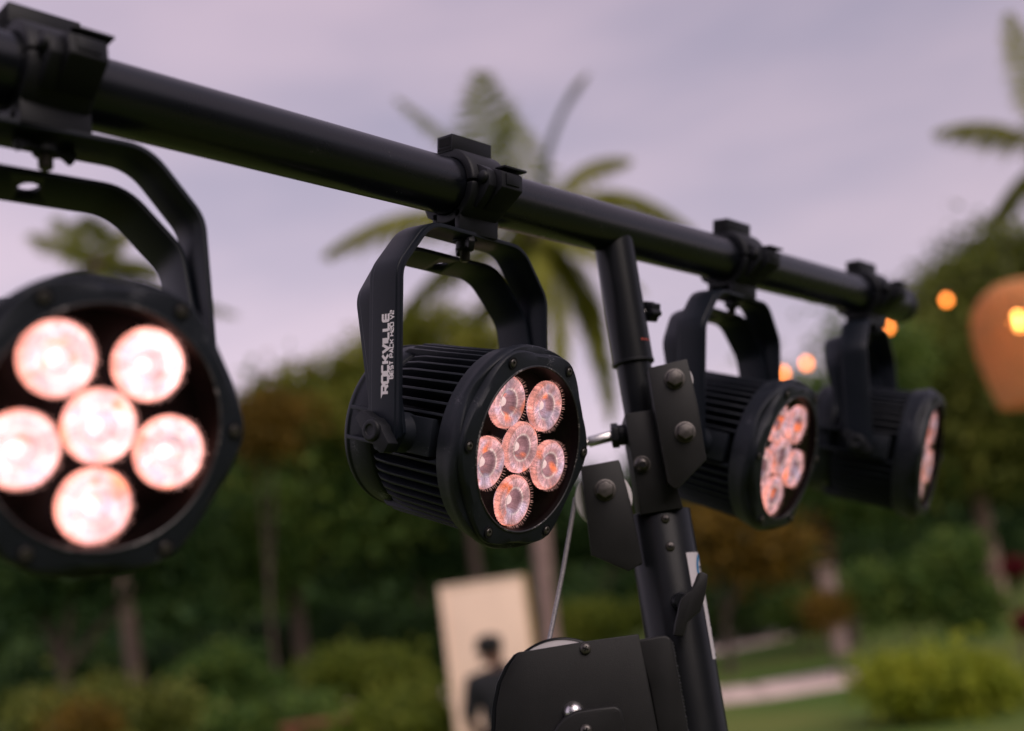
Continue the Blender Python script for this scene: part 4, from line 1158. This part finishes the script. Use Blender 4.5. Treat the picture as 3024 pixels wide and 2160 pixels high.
# person by the panel: dark shirt and trousers, short dark hair, seen from behind, head turned left
M_SKIN = mat_plain('skin', (0.16, 0.085, 0.06), 0.55, 0.3, var=0.08)
M_SHIRT = mat_plain('dark_shirt', (0.022, 0.023, 0.026), 0.8, 0.2, var=0.2)
M_TROUS = mat_plain('dark_trousers', (0.018, 0.018, 0.022), 0.8, 0.2, var=0.2)
M_HAIR = mat_plain('black_hair', (0.010, 0.009, 0.009), 0.5, 0.3, var=0.2)
def skinned(name, verts, edges, radii, mat, parent, root_i=0, sub=2):
    me = bpy.data.meshes.new(name); me.from_pydata(verts, edges, [])
    o = bpy.data.objects.new('tmp', me); COL.objects.link(o)
    o.modifiers.new('s', 'SKIN')
    for i, r in enumerate(radii):
        sv = me.skin_vertices[0].data[i]; sv.radius = r if hasattr(r, '__len__') else (r, r); sv.use_root = (i == root_i)
    sb = o.modifiers.new('u', 'SUBSURF'); sb.levels = sub; sb.render_levels = sub
    bpy.context.view_layer.update()
    me2 = bpy.data.meshes.new_from_object(o.evaluated_get(bpy.context.evaluated_depsgraph_get())); me2.name = name
    bpy.data.objects.remove(o)
    me2.materials.clear(); me2.materials.append(mat)
    me2.polygons.foreach_set('use_smooth', [True] * len(me2.polygons))
    return obj(name, me2, parent)
Yq = 9.2
hd = at(1444, 1922, Yq); gq = ground_z(hd.x, Yq)
ph = hd.z - gq + 0.11                                # standing height from the head's place in the picture
k = ph / 1.72
per = empty('person', Matrix.Translation((hd.x + 0.05, Yq, gq)) @ Matrix.Scale(k, 4))
tag(per, 'person in dark shirt and trousers standing with their back turned before the cream panel', 'person')
bv = [(0, 0, 0.95), (0, 0, 1.10), (0, 0.0, 1.28), (0, 0.01, 1.42), (-0.015, 0.0, 1.50), (-0.03, -0.01, 1.56), (-0.045, -0.015, 1.64),
      (0.19, 0.01, 1.40), (0.25, 0.02, 1.13), (0.22, 0.14, 0.95), (0.19, 0.20, 0.90),
      (-0.19, 0.01, 1.40), (-0.25, 0.03, 1.13), (-0.18, 0.17, 1.02), (-0.14, 0.23, 1.00),
      (0.095, 0, 0.86), (0.105, 0.0, 0.50), (0.11, -0.02, 0.09), (0.12, 0.10, 0.035),
      (-0.095, 0, 0.86), (-0.105, 0.01, 0.50), (-0.11, -0.02, 0.09), (-0.12, 0.10, 0.035)]
be = [(0,1),(1,2),(2,3),(3,4),(4,5),(5,6),(3,7),(7,8),(8,9),(9,10),(3,11),(11,12),(12,13),(13,14),(0,15),(15,16),(16,17),(17,18),(0,19),(19,20),(20,21),(21,22)]
brd = [(0.15, 0.10), (0.14, 0.09), (0.16, 0.105), (0.15, 0.09), (0.055, 0.055), (0.075, 0.085), (0.088, 0.105),
       0.062, 0.046, 0.036, 0.030, 0.062, 0.046, 0.036, 0.030, 0.088, 0.062, 0.042, 0.04, 0.088, 0.062, 0.042, 0.04]
body = skinned('body', bv, be, brd, M_SKIN, per)
sh = [0, 1, 2, 3, 4, 7, 8, 11, 12]; mp = {a: i for i, a in enumerate(sh)}
skinned('shirt', [bv[i] for i in sh], [(mp[a], mp[b]) for a, b in be if a in mp and b in mp],
        [tuple(x + 0.018 for x in (brd[i] if hasattr(brd[i], '__len__') else (brd[i], brd[i]))) for i in sh], M_SHIRT, per)
tr_ = [0, 15, 16, 17, 19, 20, 21]; mp = {a: i for i, a in enumerate(tr_)}
skinned('trousers', [bv[i] for i in tr_], [(mp[a], mp[b]) for a, b in be if a in mp and b in mp],
        [tuple(x + 0.020 for x in (brd[i] if hasattr(brd[i], '__len__') else (brd[i], brd[i]))) for i in tr_], M_TROUS, per)
m = MB(); m.lathe([(0.0, -0.105), (0.055, -0.09), (0.085, -0.05), (0.098, 0.0), (0.096, 0.03), (0.07, 0.045)], 20,
    Matrix.Translation((-0.040, -0.022, 1.665)) @ Matrix.Rotation(rad(-115), 4, 'X'))
m.build('hair', M_HAIR, per, smooth=60)
for s in (-1, 1):
    m = MB(); m.lathe([(0.004, -0.008), (0.02, -0.006), (0.024, 0.0), (0.02, 0.006), (0.004, 0.008)], 12, Matrix.Translation((-0.045 + s * 0.092, -0.02, 1.63)) @ Matrix.Rotation(rad(90), 4, 'Z') @ Matrix.Diagonal((0.6, 1, 1.3, 1)))
    m.build('ear', M_SKIN, per, smooth=60)
m = MB(); m.box(-0.13, -0.03, -0.06, 0.20, 0.0, 0.07); m.build('shoe', M_HAIR, per, bevel=0.025, seg=3)
m = MB(); m.box(0.07, 0.17, -0.06, 0.20, 0.0, 0.07); m.build('shoe', M_HAIR, per, bevel=0.025, seg=3)

# stone post, timber edging
M_STONE = mat_plain('pinkish_stone', (0.30, 0.22, 0.20), 0.8, 0.2, var=0.2, nscale=8, bump=0.3, bscale=50)
c = at(2440, 1715, 25); gz = ground_z(c.x, 25)
root = empty('stone_post', Matrix.Translation((c.x, 25, gz))); tag(root, 'short pale pinkish stone post among the dark shrubs at right', 'post')
hh = c.z + 0.30 - gz
m = MB(); m.box(-0.17, 0.17, -0.17, 0.17, -0.1, hh - 0.08); m.build('shaft', M_STONE, root, bevel=0.02)
m = MB(); m.box(-0.21, 0.21, -0.21, 0.21, hh - 0.08, hh); m.build('cap', M_STONE, root, bevel=0.02)
M_TIMBER = mat_plain('reddish_timber', (0.20, 0.085, 0.045), 0.7, 0.2, var=0.3, nscale=14)
p0 = at(835, 2140, 15); p1 = at(1055, 2105, 15)
root = empty('timber_bench', Matrix.Translation(((p0.x + p1.x) / 2, 15, ground_z(0, 15)))); tag(root, 'low reddish timber bench among shrubs at the bottom edge', 'bench')
bl = (p1.x - p0.x) / 2; bz_ = p0.z - ground_z(0, 15)
for kk in range(3):
    m = MB(); m.box(-bl, bl, -0.21 + 0.145 * kk, -0.08 + 0.145 * kk, bz_ - 0.07, bz_); m.build('plank', M_TIMBER, root, bevel=0.006)
for s in (-1, 1):
    m = MB(); m.box(s * (bl - 0.12) - 0.05, s * (bl - 0.12) + 0.05, -0.18, 0.20, -0.05, bz_ - 0.072); m.build('leg', M_TIMBER, root, bevel=0.006)

# string lights
M_BULB = mat_emit('warm_bulb_glow', (1.0, 0.24, 0.022), 8.5)
M_SOCK = mat_plain('black_socket', (0.02, 0.02, 0.02), 0.5, 0.3)
Ys = 11.0
bulbs = [((2313, 1104), 'string light bulb half hidden behind the third lamp rim'), ((2382, 1075), 'string light bulb between the third and fourth lamps'),
         ((2622, 968), 'string light bulb just under the end of the crossbar'), ((2795, 888), 'string light bulb alone against the tree right of the bar end')]
wire = []
for (px, py), lab in bulbs:
    p = at(px, py, Ys)
    root = empty('string_bulb', Matrix.Translation(p)); tag(root, lab, 'light bulb', 'bulbs on the string light')
    m = MB(); m.lathe([(0.002, 0.034), (0.017, 0.030), (0.028, 0.016), (0.031, 0.0), (0.028, -0.016), (0.020, -0.030), (0.013, -0.044)], 20, Matrix.Rotation(pi / 2, 4, 'X'))
    m.build('bulb', M_BULB, root, smooth=60)
    m = MB(); m.cyl((0, 0, 0.044), (0, 0, 0.105), 0.017, 14); m.build('socket', M_SOCK, root)
    wire.append(p + Vector((0, 0, 0.105)))
w0 = at(2080, 1180, Ys + 1.0); w1 = at(3200, 690, Ys)
m = MB(); m.tube(smooth_pts([w0] + wire + [w1], 6), 0.005, 6)
tag(m.build('string_light_cable', M_SOCK), 'thin dark cable carrying the warm bulbs across the right side', 'cable')

# woven lantern
M_RATTAN = mat_plain('woven_rattan', (0.66, 0.32, 0.13), 0.6, 0.3, var=0.25, nscale=60)
M_LBULB = mat_emit('lantern_bulb_glow', (1.0, 0.36, 0.07), 24.0)
Yl_ = 8.0
lc = at(3030, 1008, Yl_)
root = empty('woven_lantern', Matrix.Translation(lc)); tag(root, 'orange woven dome lantern hanging at the right edge', 'lantern')
lr = pxr(142, Yl_); lh_ = pxr(178, Yl_)
lprof = [(0.10, 1.0), (0.42, 0.97), (0.66, 0.86), (0.86, 0.66), (0.97, 0.40), (1.0, 0.10), (0.97, -0.25), (0.90, -0.60), (0.80, -1.0)]
for kk in range(34):
    t = 2 * pi * kk / 34
    pts = [(lr * r * sin(t), lr * r * cos(t), lh_ * z) for r, z in lprof]
    vs = []; fs = []
    for (x, y, z) in pts:
        hw_ = 0.013; tx, ty = cos(t), -sin(t)
        vs += [(x - tx*hw_, y - ty*hw_, z), (x + tx*hw_, y + ty*hw_, z), (x*0.985 + tx*hw_, y*0.985 + ty*hw_, z), (x*0.985 - tx*hw_, y*0.985 - ty*hw_, z)]
    for i in range(len(pts) - 1):
        for q4 in range(4):
            j = (q4 + 1) % 4; fs.append((i*4+q4, i*4+j, (i+1)*4+j, (i+1)*4+q4))
    m = MB(); m.v = vs; m.f = fs; m.build('cane_slat', M_RATTAN, root, smooth=30)
for kk in range(26):
    z = 0.97 - 1.97 * kk / 25
    for (r0, z0), (r1, z1) in zip(lprof[:-1], lprof[1:]):
        if z0 >= z >= z1 - 1e-6:
            r = r0 + (r1 - r0) * (z0 - z) / (z0 - z1); break
    pts = [(lr * r * 1.012 * sin(2*pi*i/36), lr * r * 1.012 * cos(2*pi*i/36), lh_ * z) for i in range(37)]
    m = MB(); m.tube(pts, 0.0075, 6); m.build('cane_hoop', M_RATTAN, root)
m = MB(); m.lathe([(0.002, 0.05), (0.03, 0.04), (0.045, 0.015), (0.045, -0.015), (0.03, -0.04), (0.015, -0.06)], 20, Matrix.Translation(at(3008, 952, Yl_) - lc) @ Matrix.Rotation(pi / 2, 4, 'X'))
m.build('bulb', M_LBULB, root, smooth=60)
m = MB(); m.tube([(0, 0, lh_ * 0.5), (0, 0, lh_ + 0.30)], 0.006, 8); m.build('cord', M_SOCK, root)
w1 = lc + Vector((4.0, -0.5, lh_ + 1.0)); mid = lc + Vector((0, 0, lh_ + 0.30))
m = MB(); m.tube(smooth_pts([mid, mid.lerp(w1, 0.5) + Vector((0, 0, -0.05)), w1], 6), 0.008, 6); m.build('suspension_wire', M_SOCK, None)
bpy.data.objects['suspension_wire']['label'] = 'dark wire holding the woven lantern beyond the right edge'
bpy.data.objects['suspension_wire']['category'] = 'wire'
